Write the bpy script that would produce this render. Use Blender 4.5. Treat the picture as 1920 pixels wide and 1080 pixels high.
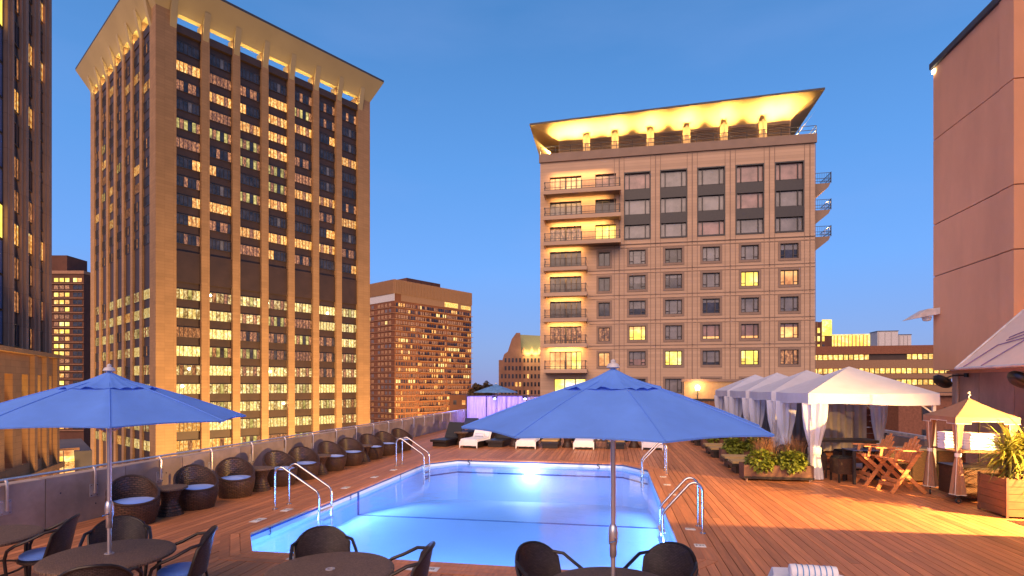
import bpy, math, random
from math import sin, cos, pi, radians as R
from mathutils import Vector, Matrix
random.seed(7)
for o in list(bpy.data.objects): bpy.data.objects.remove(o)
scene = bpy.context.scene
COL = scene.collection
# ------------------------------------------------------------------ camera
TH = R(10.4)
cam = bpy.data.objects.new('camera', bpy.data.cameras.new('camera'))
COL.objects.link(cam)
cam.location = (0, 0, 2.5)
cam.rotation_euler = (R(90), 0, TH)
cam.data.sensor_width = 36
cam.data.lens = 36*1033/1920
cam.data.shift_y = 185/1920
cam.data.clip_end = 4000
cam.data.clip_start = .05
scene.camera = cam
# ------------------------------------------------------------------ sky, sun, exposure
scene.view_settings.view_transform = 'Standard'
scene.view_settings.look = 'None'
scene.view_settings.exposure = .62
scene.view_settings.gamma = 1
scene.view_settings.use_curve_mapping = False
scene.cycles.use_denoising = True
scene.cycles.max_bounces = 6
scene.cycles.transparent_max_bounces = 12
scene.cycles.sample_clamp_indirect = 4
SUN_DIR = Vector((-.10, -.78, .60)).normalized()       # towards the sun
world = bpy.data.worlds.new('World'); scene.world = world
world.use_nodes = True
nt = world.node_tree; nt.nodes.clear()
wo = nt.nodes.new('ShaderNodeOutputWorld'); bg = nt.nodes.new('ShaderNodeBackground')
sky = nt.nodes.new('ShaderNodeTexSky'); sky.sky_type = 'NISHITA'; sky.sun_disc = False
sky.sun_elevation = R(5); sky.sun_rotation = math.atan2(SUN_DIR.x, SUN_DIR.y)
sky.altitude = 0; sky.air_density = 1.0; sky.dust_density = .3; sky.ozone_density = 5
tint = nt.nodes.new('ShaderNodeMix'); tint.data_type = 'RGBA'; tint.blend_type = 'MULTIPLY'
tint.inputs[0].default_value = 1
tint.inputs[7].default_value = (1, 1, 1, 1)
nt.links.new(sky.outputs[0], tint.inputs[6])
tint.inputs[7].default_value = (.15, .15, .15, 1)                  # the physical sky at strength .15 ...
wtc = nt.nodes.new('ShaderNodeTexCoord'); wsp = nt.nodes.new('ShaderNodeSeparateXYZ'); nt.links.new(wtc.outputs['Generated'], wsp.inputs[0])
wr = nt.nodes.new('ShaderNodeValToRGB'); nt.links.new(wsp.outputs[2], wr.inputs[0])
e = wr.color_ramp.elements; e[0].position = 0; e[0].color = (.20, .23, .50, 1); e[1].position = 1; e[1].color = (.02, .09, .27, 1)
for p, c in ((.07, (.20, .275, .57)), (.20, (.14, .305, .70)), (.36, (.095, .26, .61)), (.55, (.062, .19, .45))):
    q = e.new(p); q.color = (*c, 1)
wm = nt.nodes.new('ShaderNodeMix'); wm.data_type = 'RGBA'; wm.inputs[0].default_value = .8   # ... under the blue hour's band of colour
nt.links.new(tint.outputs[2], wm.inputs[6]); nt.links.new(wr.outputs[0], wm.inputs[7])
wn = nt.nodes.new('ShaderNodeTexNoise'); wn.inputs['Scale'].default_value = 2.2; wn.inputs['Detail'].default_value = 5
wmp = nt.nodes.new('ShaderNodeMapping'); wmp.inputs['Scale'].default_value = (1, 1, 3.5); nt.links.new(wtc.outputs['Generated'], wmp.inputs[0]); nt.links.new(wmp.outputs[0], wn.inputs['Vector'])
wcr = nt.nodes.new('ShaderNodeValToRGB'); wcr.color_ramp.elements[0].position = .52; wcr.color_ramp.elements[0].color = (0, 0, 0, 1); wcr.color_ramp.elements[1].position = .8; wcr.color_ramp.elements[1].color = (.2, .2, .2, 1)
nt.links.new(wn.outputs['Fac'], wcr.inputs[0])
wcl = nt.nodes.new('ShaderNodeMix'); wcl.data_type = 'RGBA'; nt.links.new(wcr.outputs[0], wcl.inputs[0])       # thin high haze
nt.links.new(wm.outputs[2], wcl.inputs[6]); wcl.inputs[7].default_value = (.20, .30, .60, 1); wm = wcl
nt.links.new(wm.outputs[2], bg.inputs[0]); nt.links.new(bg.outputs[0], wo.inputs[0])
bg.inputs[1].default_value = 1
sun = bpy.data.lights.new('sun', 'SUN'); sun.energy = 2.5; sun.angle = R(60); sun.color = (1, .62, .38)
so = bpy.data.objects.new('sun', sun); COL.objects.link(so)
so.rotation_euler = SUN_DIR.to_track_quat('Z', 'Y').to_euler()

def W(lat, d, z=0):                                   # survey frame: metres right of / ahead of the tripod
    return Vector((lat*cos(TH)-d*sin(TH), lat*sin(TH)+d*cos(TH), z))

# ------------------------------------------------------------------ materials
def srgb(r, g, b):
    f = lambda c: (c/255/12.92) if c/255 <= .04045 else ((c/255+.055)/1.055)**2.4
    return (f(r), f(g), f(b))
class NT:
    def __init__(s, name):
        s.m = bpy.data.materials.new(name); s.m.use_nodes = True
        s.t = s.m.node_tree; s.t.nodes.clear()
        s.out = s.n('OutputMaterial')
    def n(s, k, **kw):
        nd = s.t.nodes.new('ShaderNode'+k)
        for a, b in kw.items(): setattr(nd, a, b)
        return nd
    def l(s, a, b): s.t.links.new(a, b)
    def noise(s, vec, scale, detail=3, rough=.55):
        x = s.n('TexNoise'); x.inputs['Scale'].default_value = scale; x.inputs['Detail'].default_value = detail
        x.inputs['Roughness'].default_value = rough
        if vec: s.l(vec, x.inputs['Vector'])
        return x.outputs['Fac']
    def ramp(s, fac, stops):
        r = s.n('ValToRGB'); e = r.color_ramp.elements
        e[0].position, e[0].color = stops[0][0], (*stops[0][1], 1)
        e[1].position, e[1].color = stops[-1][0], (*stops[-1][1], 1)
        for p, c in stops[1:-1]:
            q = e.new(p); q.color = (*c, 1)
        s.l(fac, r.inputs[0]); return r.outputs[0]
    def math(s, op, a, b=None, c=None):
        m = s.n('Math', operation=op)
        for i, v in enumerate((a, b, c)):
            if v is None: continue
            if isinstance(v, (int, float)): m.inputs[i].default_value = v
            else: s.l(v, m.inputs[i])
        return m.outputs[0]
    def mix(s, fac, a, b, mode='MIX'):
        m = s.n('Mix', data_type='RGBA', blend_type=mode)
        for i, v in ((0, fac), (6, a), (7, b)):
            if isinstance(v, (int, float)): m.inputs[i].default_value = v
            elif isinstance(v, tuple): m.inputs[i].default_value = (*v[:3], 1)
            else: s.l(v, m.inputs[i])
        return m.outputs[2]
    def map(s, vec, scale=(1, 1, 1)):
        m = s.n('Mapping'); m.inputs['Scale'].default_value = scale; s.l(vec, m.inputs[0]); return m.outputs[0]
MATS = {}
def mat(name, col, rough=.6, metal=0, var=.25, scale=4, stretch=(1, 1, 1), rnd=0, bump=0, bscale=40,
        stain=0, sscale=.6, weave=None, grid=None, spec=.5, transl=0, tiles=None, sheen=0):
    """procedural surface: two octaves of tone, optional stains, per-object tone, weave or joint grid"""
    k = NT(name); b = k.n('BsdfPrincipled')
    tc = k.n('TexCoord'); oc = tc.outputs['Object']
    v = k.map(oc, stretch) if stretch != (1, 1, 1) else oc
    if rnd:
        oi = k.n('ObjectInfo'); add = k.n('VectorMath', operation='ADD')
        k.l(v, add.inputs[0]); sc = k.math('MULTIPLY', oi.outputs['Random'], 37.0); k.l(sc, add.inputs[1]); v = add.outputs[0]
    c0 = tuple(x*(1-var) for x in col); c1 = tuple(min(1, x*(1+var)) for x in col)
    c = k.ramp(k.noise(v, scale, 5, .6), [(.3, c0), (.7, c1)])
    if stain:
        f = k.ramp(k.noise(v, sscale, 6, .65), [(.42, (0, 0, 0)), (.7, (1, 1, 1))])
        f2 = k.math('MULTIPLY', f, stain); c = k.mix(f2, c, tuple(x*.45 for x in col))
    if rnd:
        f = k.math('MULTIPLY_ADD', oi.outputs['Random'], 2*rnd, 1-rnd)
        hs = k.n('HueSaturation'); k.l(c, hs.inputs['Color']); k.l(f, hs.inputs['Value']); c = hs.outputs[0]
    h = None
    if weave:                                            # uv basket weave
        bt = k.n('TexBrick'); bt.offset = .5
        k.l(k.map(tc.outputs['UV'], (weave, weave, 1)), bt.inputs[0])
        bt.inputs['Color1'].default_value = (*c1, 1); bt.inputs['Color2'].default_value = (*[x*.8 for x in c0], 1)
        bt.inputs['Mortar'].default_value = (*[x*.15 for x in col], 1)
        bt.inputs['Scale'].default_value = 1; bt.inputs['Mortar Size'].default_value = .10
        bt.inputs['Mortar Smooth'].default_value = .6
        bt.inputs['Brick Width'].default_value = .9; bt.inputs['Row Height'].default_value = .4
        c = k.mix(.9, c, bt.outputs[0]); h = k.math('SUBTRACT', 1, bt.outputs['Fac'])
    if grid:                                             # panel joints: (width, height, joint, darkness)
        sp = k.n('SeparateXYZ'); k.l(oc, sp.inputs[0])
        cb = k.n('CombineXYZ'); k.l(k.math('ADD', sp.outputs[0], sp.outputs[1]), cb.inputs[0]); k.l(sp.outputs[2], cb.inputs[1])
        bt = k.n('TexBrick'); bt.offset = grid[4] if len(grid) > 4 else 0
        k.l(cb.outputs[0], bt.inputs[0])
        bt.inputs['Color1'].default_value = (1, 1, 1, 1); bt.inputs['Color2'].default_value = (.86, .86, .86, 1)
        bt.inputs['Mortar'].default_value = (*[grid[3]]*3, 1); bt.inputs['Scale'].default_value = 1
        bt.inputs['Mortar Size'].default_value = grid[2]; bt.inputs['Brick Width'].default_value = grid[0]
        bt.inputs['Row Height'].default_value = grid[1]
        c = k.mix(1, c, bt.outputs[0], 'MULTIPLY')
    k.l(c, b.inputs['Base Color'])
    b.inputs['Roughness'].default_value = rough; b.inputs['Metallic'].default_value = metal
    b.inputs['Specular IOR Level'].default_value = spec
    if sheen: b.inputs['Sheen Weight'].default_value = sheen
    if bump or h is not None:
        bp = k.n('Bump'); bp.inputs['Strength'].default_value = bump or .6; bp.inputs['Distance'].default_value = .01
        k.l(h if h is not None else k.noise(v, bscale, 4), bp.inputs['Height']); k.l(bp.outputs[0], b.inputs['Normal'])
    sh = b.outputs[0]
    if transl:
        t = k.n('BsdfTranslucent'); k.l(c, t.inputs[0]); mx = k.n('MixShader'); mx.inputs[0].default_value = transl
        k.l(sh, mx.inputs[1]); k.l(t.outputs[0], mx.inputs[2]); sh = mx.outputs[0]
    k.l(sh, k.out.inputs[0]); MATS[name] = k.m; return k.m
def lit(name, dark, mid, hi, strength, scale=1.2, rnd=.5, stretch=(1, 1, 1), light=False):
    """a lit interior behind glass: uneven emission, brighter and dimmer from window to window"""
    k = NT(name); tc = k.n('TexCoord'); oi = k.n('ObjectInfo'); add = k.n('VectorMath', operation='ADD')
    k.l(k.map(tc.outputs['Object'], stretch), add.inputs[0]); k.l(k.math('MULTIPLY', oi.outputs['Random'], 91.0), add.inputs[1])
    nz = k.noise(add.outputs[0], scale, 4, .7)
    c = k.ramp(nz, [(.32, dark), (.5, mid), (.66, hi)])
    e = k.n('Emission'); k.l(c, e.inputs[0])
    k.l(k.math('MULTIPLY_ADD', oi.outputs['Random'], strength*rnd, strength*(1-rnd/2)), e.inputs[1])
    g = k.n('BsdfGlossy'); g.inputs['Roughness'].default_value = .08; g.inputs[0].default_value = (.06, .06, .06, 1)
    a = k.n('AddShader'); k.l(e.outputs[0], a.inputs[0]); k.l(g.outputs[0], a.inputs[1]); k.l(a.outputs[0], k.out.inputs[0])
    if not light: k.m.cycles.emission_sampling = 'NONE'
    MATS[name] = k.m; return k.m
def glow(name, col, strength, sample=True):
    k = NT(name); e = k.n('Emission'); e.inputs[0].default_value = (*col, 1); e.inputs[1].default_value = strength
    k.l(e.outputs[0], k.out.inputs[0])
    if not sample: k.m.cycles.emission_sampling = 'NONE'
    MATS[name] = k.m; return k.m
def glass(name, col, rough=.05, tone=.5, rnd=.3, scale=.3, spec=.7):
    """window glass of an unlit room: a dim interior with the sky mirrored in it"""
    k = NT(name); b = k.n('BsdfPrincipled'); tc = k.n('TexCoord'); oi = k.n('ObjectInfo'); add = k.n('VectorMath', operation='ADD')
    k.l(tc.outputs['Object'], add.inputs[0]); k.l(k.math('MULTIPLY', oi.outputs['Random'], 53.0), add.inputs[1])
    c = k.ramp(k.noise(add.outputs[0], scale, 4, .6), [(.35, tuple(x*(1-tone) for x in col)), (.65, tuple(x*(1+tone) for x in col))])
    k.l(c, b.inputs['Base Color']); b.inputs['Roughness'].default_value = rough; b.inputs['Specular IOR Level'].default_value = spec
    b.inputs['IOR'].default_value = 1.5
    k.l(b.outputs[0], k.out.inputs[0]); MATS[name] = k.m; return k.m

deck_wood = mat('deck_wood', (.51, .185, .070), .5, var=.22, scale=2.2, stretch=(9, .6, 9), rnd=.2, bump=.25, bscale=14, stain=.4, sscale=.35)
deck_base = mat('deck_base', (.03, .016, .01), .9)
concrete = mat('concrete', (.38, .275, .23), .9, var=.22, scale=1.6, rnd=.1, bump=.35, bscale=18, stain=.55, sscale=.9)
tower_stone = mat('tower_stone', (.39, .21, .10), .85, var=.10, scale=.25, grid=(1.6, .62, .018, .62), stain=.25, sscale=.05)
tower_stone2 = mat('brown_stone', (.40, .22, .15), .8, var=.12, scale=.3, grid=(2.2, 3.9, .02, .5), stain=.2, sscale=.06)
podium_stone = mat('podium_stone', (.42, .215, .10), .85, var=.12, scale=.3, grid=(1.4, .7, .02, .65), stain=.3, sscale=.1)
spandrel = mat('spandrel', (.055, .028, .02), .6, var=.3, scale=.4, stain=.4, sscale=.2)
soffit_stone = mat('soffit_stone', (.46, .33, .17), .85, var=.12, scale=.3, stain=.3, sscale=.15)
eave_dark = mat('eave_dark', (.05, .05, .06), .7)
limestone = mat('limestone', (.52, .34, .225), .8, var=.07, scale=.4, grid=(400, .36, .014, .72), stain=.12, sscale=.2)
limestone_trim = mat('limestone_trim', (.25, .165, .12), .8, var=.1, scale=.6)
dark_metal = mat('dark_metal', (.025, .02, .022), .45, var=.2)
frame_dark = mat('frame_dark', (.05, .035, .032), .5, var=.2)
louvre_m = mat('louvre', (.22, .15, .10), .6)
crown_paint = mat('crown_paint', (.70, .48, .20), .7, var=.06)
stucco = mat('stucco', (.78, .37, .20), .9, var=.09, scale=.5, stretch=(1, 1, .35), bump=.35, bscale=30, stain=.28, sscale=.35)
stucco_gap = mat('stucco_joint', (.09, .04, .035), .9)
awning_white = mat('awning_white', (.78, .60, .50), .7, var=.04, transl=.15)
awning_ink = mat('awning_ink', (.20, .10, .22), .7)
brick = mat('brick_red', (.22, .075, .035), .9, var=.25, scale=.4, grid=(.9, .35, .03, .7, .5), stain=.3, sscale=.1)
brick_dark = mat('brick_dark', (.12, .045, .028), .9, var=.25, scale=.4, stain=.3, sscale=.1)
ledge_m = mat('ledge', (.34, .17, .10), .8)
tan_panel = mat('tan_panel', (.28, .15, .085), .8, var=.15)
gothic_stone = mat('gothic_stone', (.36, .17, .10), .85, var=.2, scale=.3)
roof_green = mat('roof_green', (.30, .28, .13), .7, var=.2)
asphalt = mat('asphalt', (.05, .045, .045), .9, var=.2, scale=.1)
grey_roof = mat('grey_roof', (.12, .10, .11), .9, var=.2, scale=.2)
wicker = mat('wicker', (.10, .046, .028), .42, var=.25, scale=8, weave=5.5, bump=1, spec=.5)
wicker_blk = mat('wicker_black', (.085, .056, .05), .4, var=.25, scale=8, weave=12, bump=1)
wicker_top = mat('wicker_top', (.22, .125, .075), .6, var=.3, scale=9, weave=34, bump=.5)
chair_tube = mat('chair_tube', (.03, .021, .018), .4, metal=.3, var=.3, scale=20)
cushion = mat('cushion_blue', (.12, .27, .78), .85, var=.1, scale=5, bump=.15, bscale=60, sheen=.3)
canvas_blue = mat('canvas_blue', (.15, .34, .92), .8, var=.10, scale=1.6, bump=.45, bscale=5, stain=.12, sscale=2.2, transl=.22)
canvas_far = mat('canvas_far', (.12, .28, .55), .8, transl=.2)
steel = mat('steel', (.62, .58, .58), .22, metal=1, var=.1, scale=6)
pole_metal = mat('pole_metal', (.70, .60, .58), .32, metal=.85, var=.06, scale=4)
plate_m = mat('plate', (.42, .38, .40), .5, metal=.3, var=.15, scale=10)
white_cloth = mat('white_cloth', (.68, .67, .74), .9, var=.05, scale=3, bump=.1, bscale=20, transl=.25)
sheer_cloth = mat('sheer_cloth', (.36, .30, .29), .9, var=.12, scale=3, transl=.35)
towel_m = mat('towel', (.80, .77, .80), .95, var=.05, scale=12, bump=.6, bscale=90)
stripe_m = mat('stripe_blue', (.10, .25, .50), .95)
tan_cushion = mat('tan_cushion', (.42, .27, .11), .9, var=.1)
dark_sling = mat('dark_sling', (.035, .035, .05), .6, var=.2, scale=12, weave=30)
navy = mat('navy', (.02, .03, .09), .8)
planter_m = mat('planter', (.13, .055, .035), .6, var=.2, scale=5, stretch=(1, 1, 6), bump=.2)
planter_br = mat('planter_brown', (.19, .08, .035), .7, var=.25, scale=3, stretch=(1, 1, 8), bump=.2, bscale=10)
soil = mat('soil', (.03, .02, .012), 1)
leaf_lime = mat('leaf_lime', (.20, .23, .025), .5, var=.7, scale=9, transl=.3)
leaf_green = mat('leaf_green', (.09, .12, .03), .6, var=.5, scale=8, transl=.25)
leaf_palm = mat('leaf_palm', (.24, .23, .035), .5, var=.5, scale=6, transl=.3)
grass_m = mat('grass_blade', (.33, .16, .07), .8, var=.4, scale=6, transl=.3)
grass_g = mat('grass_green', (.11, .11, .035), .8, var=.4, scale=6, transl=.3)
tree_leaf = mat('tree_leaf', (.05, .03, .015), .8, var=.4)
bark = mat('bark', (.06, .04, .03), .9)
adir_wood = mat('orange_wood', (.52, .19, .065), .55, var=.22, scale=3, stretch=(2, 2, 9), bump=.15)
rubber = mat('rubber', (.02, .02, .025), .6)
cart_cloth = mat('cart_cloth', (.34, .18, .11), .85, var=.08, transl=.2)
piping = mat('piping', (.72, .66, .60), .7)
light_grey = mat('light_grey', (.55, .50, .50), .5)
black_pl = mat('black_plastic', (.012, .010, .010), .35)
plaster = mat('pool_plaster', (.60, .72, .86), .6, var=.03, scale=1)
tile_line = mat('tile_line', (.015, .06, .22), .4)
tile_white = mat('tile_white', (.70, .66, .62), .4)
ink = mat('ink', (.02, .02, .03), .6)
house_blue = mat('house_blue', (.13, .14, .17), .9)
house_red = mat('house_red', (.22, .08, .045), .9)
screen_fab = mat('screen_fabric', (.52, .45, .75), .8, var=.2, scale=3, stretch=(4, 4, .4), transl=.2)
yellow_wall = mat('yellow_wall', (.44, .28, .13), .85, var=.1)
pane_dark = glass('pane_dark', (.040, .036, .048), rough=.10, tone=.6, scale=.8, spec=.5)
pane_grey = glass('pane_grey', (.17, .15, .15), rough=.25, tone=.3, scale=.5)
pane_sky = glass('pane_sky', (.10, .13, .26), rough=.1, tone=.3, scale=.1)
pane_pink = glass('pane_pink', (.26, .15, .13), rough=.3, tone=.35, scale=.6)
lit_warm = lit('lit_warm', (.22, .07, .015), (.75, .30, .05), (1, .72, .28), 1.05, 2.2, stretch=(1.6, 1.6, .9))
lit_dim = lit('lit_dim', (.05, .02, .012), (.30, .11, .04), (.80, .33, .12), .8, 2.2, stretch=(1.6, 1.6, .9))
lit_white = lit('lit_white', (.22, .12, .03), (.85, .56, .15), (1, .88, .48), 1.1, 2.2, stretch=(1.6, 1.6, .9))
lit_mixed = lit('lit_mixed', (.05, .025, .012), (.45, .26, .07), (1, .82, .4), 1.0, 1.8)
lit_olive = lit('lit_olive', (.10, .07, .015), (.42, .33, .08), (.8, .62, .2), .9, 1.2)
lit_gold = lit('lit_gold', (.85, .45, .05), (1, .68, .10), (1, .88, .35), 1.2, .5, rnd=.3)
lit_orange = lit('lit_orange', (.55, .18, .04), (.95, .40, .12), (1, .62, .2), 1.0, .6, rnd=.4)
lit_ribbon = lit('lit_ribbon', (.55, .20, .03), (1, .50, .08), (1, .82, .3), 1.25, 1.6, rnd=.8)
lamp_hot = glow('lamp_hot', (1, .85, .5), 14, False)
strip_glow = glow('strip_glow', (1, .78, .28), 48)
lens_white = glow('lens_white', (.9, .95, 1), 22)
lens_warm = glow('lens_warm', (1, .60, .22), 20)

def water_mat():
    k = NT('pool_water'); tc = k.n('TexCoord')
    bp = k.n('Bump'); bp.inputs['Strength'].default_value = .22; bp.inputs['Distance'].default_value = .03
    n1 = k.noise(tc.outputs['Object'], 2.4, 4, .55); k.l(n1, bp.inputs['Height'])
    g = k.n('BsdfGlossy'); g.inputs['Roughness'].default_value = .07; k.l(bp.outputs[0], g.inputs['Normal'])
    t = k.n('BsdfTransparent'); t.inputs[0].default_value = (.58, .76, 1, 1)
    fr = k.n('Fresnel'); fr.inputs[0].default_value = 1.33; k.l(bp.outputs[0], fr.inputs['Normal'])
    mx = k.n('MixShader'); k.l(fr.outputs[0], mx.inputs[0]); k.l(t.outputs[0], mx.inputs[1]); k.l(g.outputs[0], mx.inputs[2])
    k.l(mx.outputs[0], k.out.inputs[0]); return k.m
water_m = water_mat()

# ------------------------------------------------------------------ mesh builder
class MB:
    def __init__(s): s.v, s.f, s.mi, s.uv, s.ms = [], [], [], [], []
    def m(s, mt):
        if mt not in s.ms: s.ms.append(mt)
        return s.ms.index(mt)
    def face(s, pts, mt, uv=None):
        i = len(s.v); s.v += [tuple(p) for p in pts]; s.f.append(tuple(range(i, i+len(pts)))); s.mi.append(s.m(mt)); s.uv.append(uv)
    def grid(s, P, mt, wu=False, wv=False, us=1, vs=1, flip=False):
        """P[i][j] a sheet of points, joined into quads"""
        n, q = len(P), len(P[0]); b = len(s.v); k = s.m(mt)
        for row in P: s.v += [tuple(p) for p in row]
        for i in range(n if wu else n-1):
            for j in range(q if wv else q-1):
                a = (i, j), ((i+1), j), ((i+1), j+1), (i, j+1)
                ids = [b+(x % n)*q+(y % q) for x, y in a]
                uvs = [(x/(n if wu else n-1)*us, y/(q if wv else q-1)*vs) for x, y in a]
                if flip: ids.reverse(); uvs.reverse()
                s.f.append(tuple(ids)); s.mi.append(k); s.uv.append(uvs)
    def prism(s, poly, z0, z1, mt, M=None):
        n = len(poly); b = len(s.v); k = s.m(mt); M = M or Matrix()
        for z in (z0, z1): s.v += [tuple(M @ Vector((p[0], p[1], z))) for p in poly]
        s.f.append(tuple(b+i for i in reversed(range(n)))); s.f.append(tuple(b+n+i for i in range(n)))
        for i in range(n): j = (i+1) % n; s.f.append((b+i, b+j, b+n+j, b+n+i))
        s.mi += [k]*(n+2); s.uv += [None]*(n+2)
    def box(s, x0, x1, y0, y1, z0, z1, mt, M=None):
        s.prism([(x0, y0), (x1, y0), (x1, y1), (x0, y1)], z0, z1, mt, M)
    def bar(s, a, b, w, h, mt, up=(0, 0, 1)):
        """a plank from a to b, w wide (sideways) and h thick"""
        a, b = Vector(a), Vector(b); d = b-a; L = d.length; d.normalize(); u = Vector(up)
        sd = d.cross(u).normalized(); u = sd.cross(d)
        M = Matrix((sd, d, u)).transposed().to_4x4(); M.translation = a
        s.box(-w/2, w/2, 0, L, -h/2, h/2, mt, M)
    def tube(s, pts, r, mt, n=8, caps=True):
        pts = [Vector(p) for p in pts]; rr = r if isinstance(r, (list, tuple)) else [r]*len(pts)
        P = []; ref = None
        for i, p in enumerate(pts):
            d = (pts[min(i+1, len(pts)-1)]-pts[max(i-1, 0)]).normalized()
            if ref is None: ref = Vector((0, 0, 1)) if abs(d.z) < .9 else Vector((1, 0, 0))
            x = d.cross(ref).normalized(); y = x.cross(d).normalized(); ref = y
            P.append([p+(x*cos(t)+y*sin(t))*rr[i] for t in (2*pi*j/n for j in range(n))])
        s.grid(P, mt, wv=True, us=len(pts), vs=1)
        if caps: s.face(P[0], mt); s.face(list(reversed(P[-1])), mt)
    def lathe(s, prof, mt, n=24, c=(0, 0), us=1, vs=1, a0=0, a1=2*pi, top=False, bot=False):
        full = abs(a1-a0-2*pi) < 1e-6; k = n if full else n+1
        P = [[(c[0]+r*cos(a0+(a1-a0)*i/n), c[1]+r*sin(a0+(a1-a0)*i/n), z) for (r, z) in prof] for i in range(k)]
        s.grid(P, mt, wu=full, us=us, vs=vs)
        if top: s.face([p[-1] for p in P], mt)
        if bot: s.face([p[0] for p in reversed(P)], mt)
    def mesh(s, name, smooth=False):
        me = bpy.data.meshes.new(name); me.from_pydata(s.v, [], s.f)
        for m in s.ms: me.materials.append(m)
        me.polygons.foreach_set('material_index', s.mi)
        if any(u for u in s.uv):
            ul = me.uv_layers.new(name='UVMap'); flat = []
            for f, u in zip(s.f, s.uv):
                for i in range(len(f)): flat += (u[i] if u else (0, 0))
            ul.data.foreach_set('uv', flat)
        if smooth: me.polygons.foreach_set('use_smooth', [True]*len(s.f))
        me.update()
        if smooth:
            me.set_sharp_from_angle(angle=R(40))
        return me
    def build(s, name, parent=None, smooth=False, loc=None, label=None, cat=None, group=None, kind=None, rz=None):
        return ob(name, s.mesh(name, smooth), parent, loc, label, cat, group, kind, rz)
def ob(name, data, parent=None, loc=None, label=None, cat=None, group=None, kind=None, rz=None):
    o = bpy.data.objects.new(name, data); COL.objects.link(o)
    if parent: o.parent = parent
    if loc is not None: o.location = loc
    if rz is not None: o.rotation_euler[2] = rz
    tag(o, label, cat, group, kind); return o
def tag(o, label=None, cat=None, group=None, kind=None):
    for k, v in (('label', label), ('category', cat), ('group', group), ('kind', kind)):
        if v: o[k] = v
    return o
def empty(name, loc=(0, 0, 0), rz=0, label=None, cat=None, group=None):
    return ob(name, None, None, loc, label, cat, group, None, rz)
KIDS = {}
def dup(root, loc, rz, label, group=None):
    """copy a thing with its parts and sub-parts"""
    if root.name not in KIDS:
        allo = list(COL.objects); KIDS[root.name] = [(c, [g for g in allo if g.parent == c]) for c in allo if c.parent == root]
    r = root.copy(); COL.objects.link(r); r.location = loc; r.rotation_euler[2] = rz; r['label'] = label
    if group: r['group'] = group
    for c, gs in KIDS[root.name]:
        n = c.copy(); COL.objects.link(n); n.parent = r
        for g in gs:
            q = g.copy(); COL.objects.link(q); q.parent = n
    return r
def lamp(name, kind, loc, power, col, size=.2, to=None, spot=None, blend=.5, parent=None, shape=None):
    l = bpy.data.lights.new(name, kind); l.energy = power; l.color = col
    if kind == 'AREA':
        l.size = size if not isinstance(size, tuple) else size[0]
        if isinstance(size, tuple): l.shape = 'RECTANGLE'; l.size_y = size[1]
    else: l.shadow_soft_size = size
    if spot: l.spot_size = R(spot); l.spot_blend = blend
    o = bpy.data.objects.new(name, l); COL.objects.link(o); o.location = loc
    if to is not None: o.rotation_euler = (Vector(loc)-Vector(to)).to_track_quat('Z', 'Y').to_euler()
    if parent: o.parent = parent
    return o
def holed(mb, x0, x1, z0, z1, y, holes, depth, mt, M=None, reveal=None):
    """a wall face in the plane y with openings (x0,x1,z0,z1) and their reveals"""
    M = M or Matrix(); xs = sorted({x0, x1, *[h[i] for h in holes for i in (0, 1)]}); zs = sorted({z0, z1, *[h[i] for h in holes for i in (2, 3)]})
    for i in range(len(xs)-1):
        for j in range(len(zs)-1):
            cx, cz = (xs[i]+xs[i+1])/2, (zs[j]+zs[j+1])/2
            if any(h[0] < cx < h[1] and h[2] < cz < h[3] for h in holes): continue
            mb.face([M @ Vector(p) for p in ((xs[i], y, zs[j]), (xs[i+1], y, zs[j]), (xs[i+1], y, zs[j+1]), (xs[i], y, zs[j+1]))], mt)
    for a, b, c, d in holes:
        r = reveal or mt; e = y+depth
        for q in (((a, y, c), (a, e, c), (a, e, d), (a, y, d)), ((b, y, c), (b, y, d), (b, e, d), (b, e, c)),
                  ((a, y, c), (b, y, c), (b, e, c), (a, e, c)), ((a, y, d), (a, e, d), (b, e, d), (b, y, d))):
            mb.face([M @ Vector(p) for p in q], r)

# ================================================================== SETTING
g = MB(); g.face([(-2500, -2500, -45), (2500, -2500, -45), (2500, 2500, -45), (-2500, 2500, -45)], asphalt)
g.build('ground', kind='structure')
# pool outline (x to the right, y away from the tables)
POOL = [(-5.40, 7.50), (.34, 7.50), (1.04, 8.42), (1.04, 17.10), (.30, 18.22), (-5.28, 18.38), (-6.10, 17.25), (-6.10, 8.42)]
PX0, PX1 = -6.10, 1.04
def pool_y(x, far):
    ys = []
    for i in range(8):
        (ax, ay), (bx, by) = POOL[i], POOL[(i+1) % 8]
        if min(ax, bx)-1e-9 <= x <= max(ax, bx)+1e-9 and abs(ax-bx) > 1e-6: ys.append(ay+(by-ay)*(x-ax)/(bx-ax))
    return (max if far else min)(ys)
DX0, DX1, DY0, DY1 = -9.7, 9.9, -1.5, 38.0
b = MB()
QX0, QX1 = PX0-.03, PX1+.03
for x0, x1, y0, y1 in ((DX0, QX0, DY0, DY1), (QX1, DX1+2.5, DY0, DY1), (QX0, QX1, DY0, 7.42), (QX0, QX1, 18.46, DY1)):
    b.box(x0, x1, y0, y1, -.5, -.03, deck_base)
for tri in (((-6.13, 7.42), (-5.48, 7.42), (-6.13, 8.27)), ((.43, 7.42), (1.07, 7.42), (1.07, 8.27)), ((.40, 18.46), (1.07, 17.3), (1.07, 18.46)), ((-6.13, 18.46), (-6.13, 17.46), (-5.42, 18.46))):
    b.prism(tri, -.5, -.03, deck_base)
deck = b.build('deck', kind='structure')
g = MB(); g.box(DX0-.3, DX1+3, DY0, DY1, -45, -3, concrete); g.build('hotel_building', label='lower floors of the hotel carrying the roof deck and the pool', cat='building')
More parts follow.
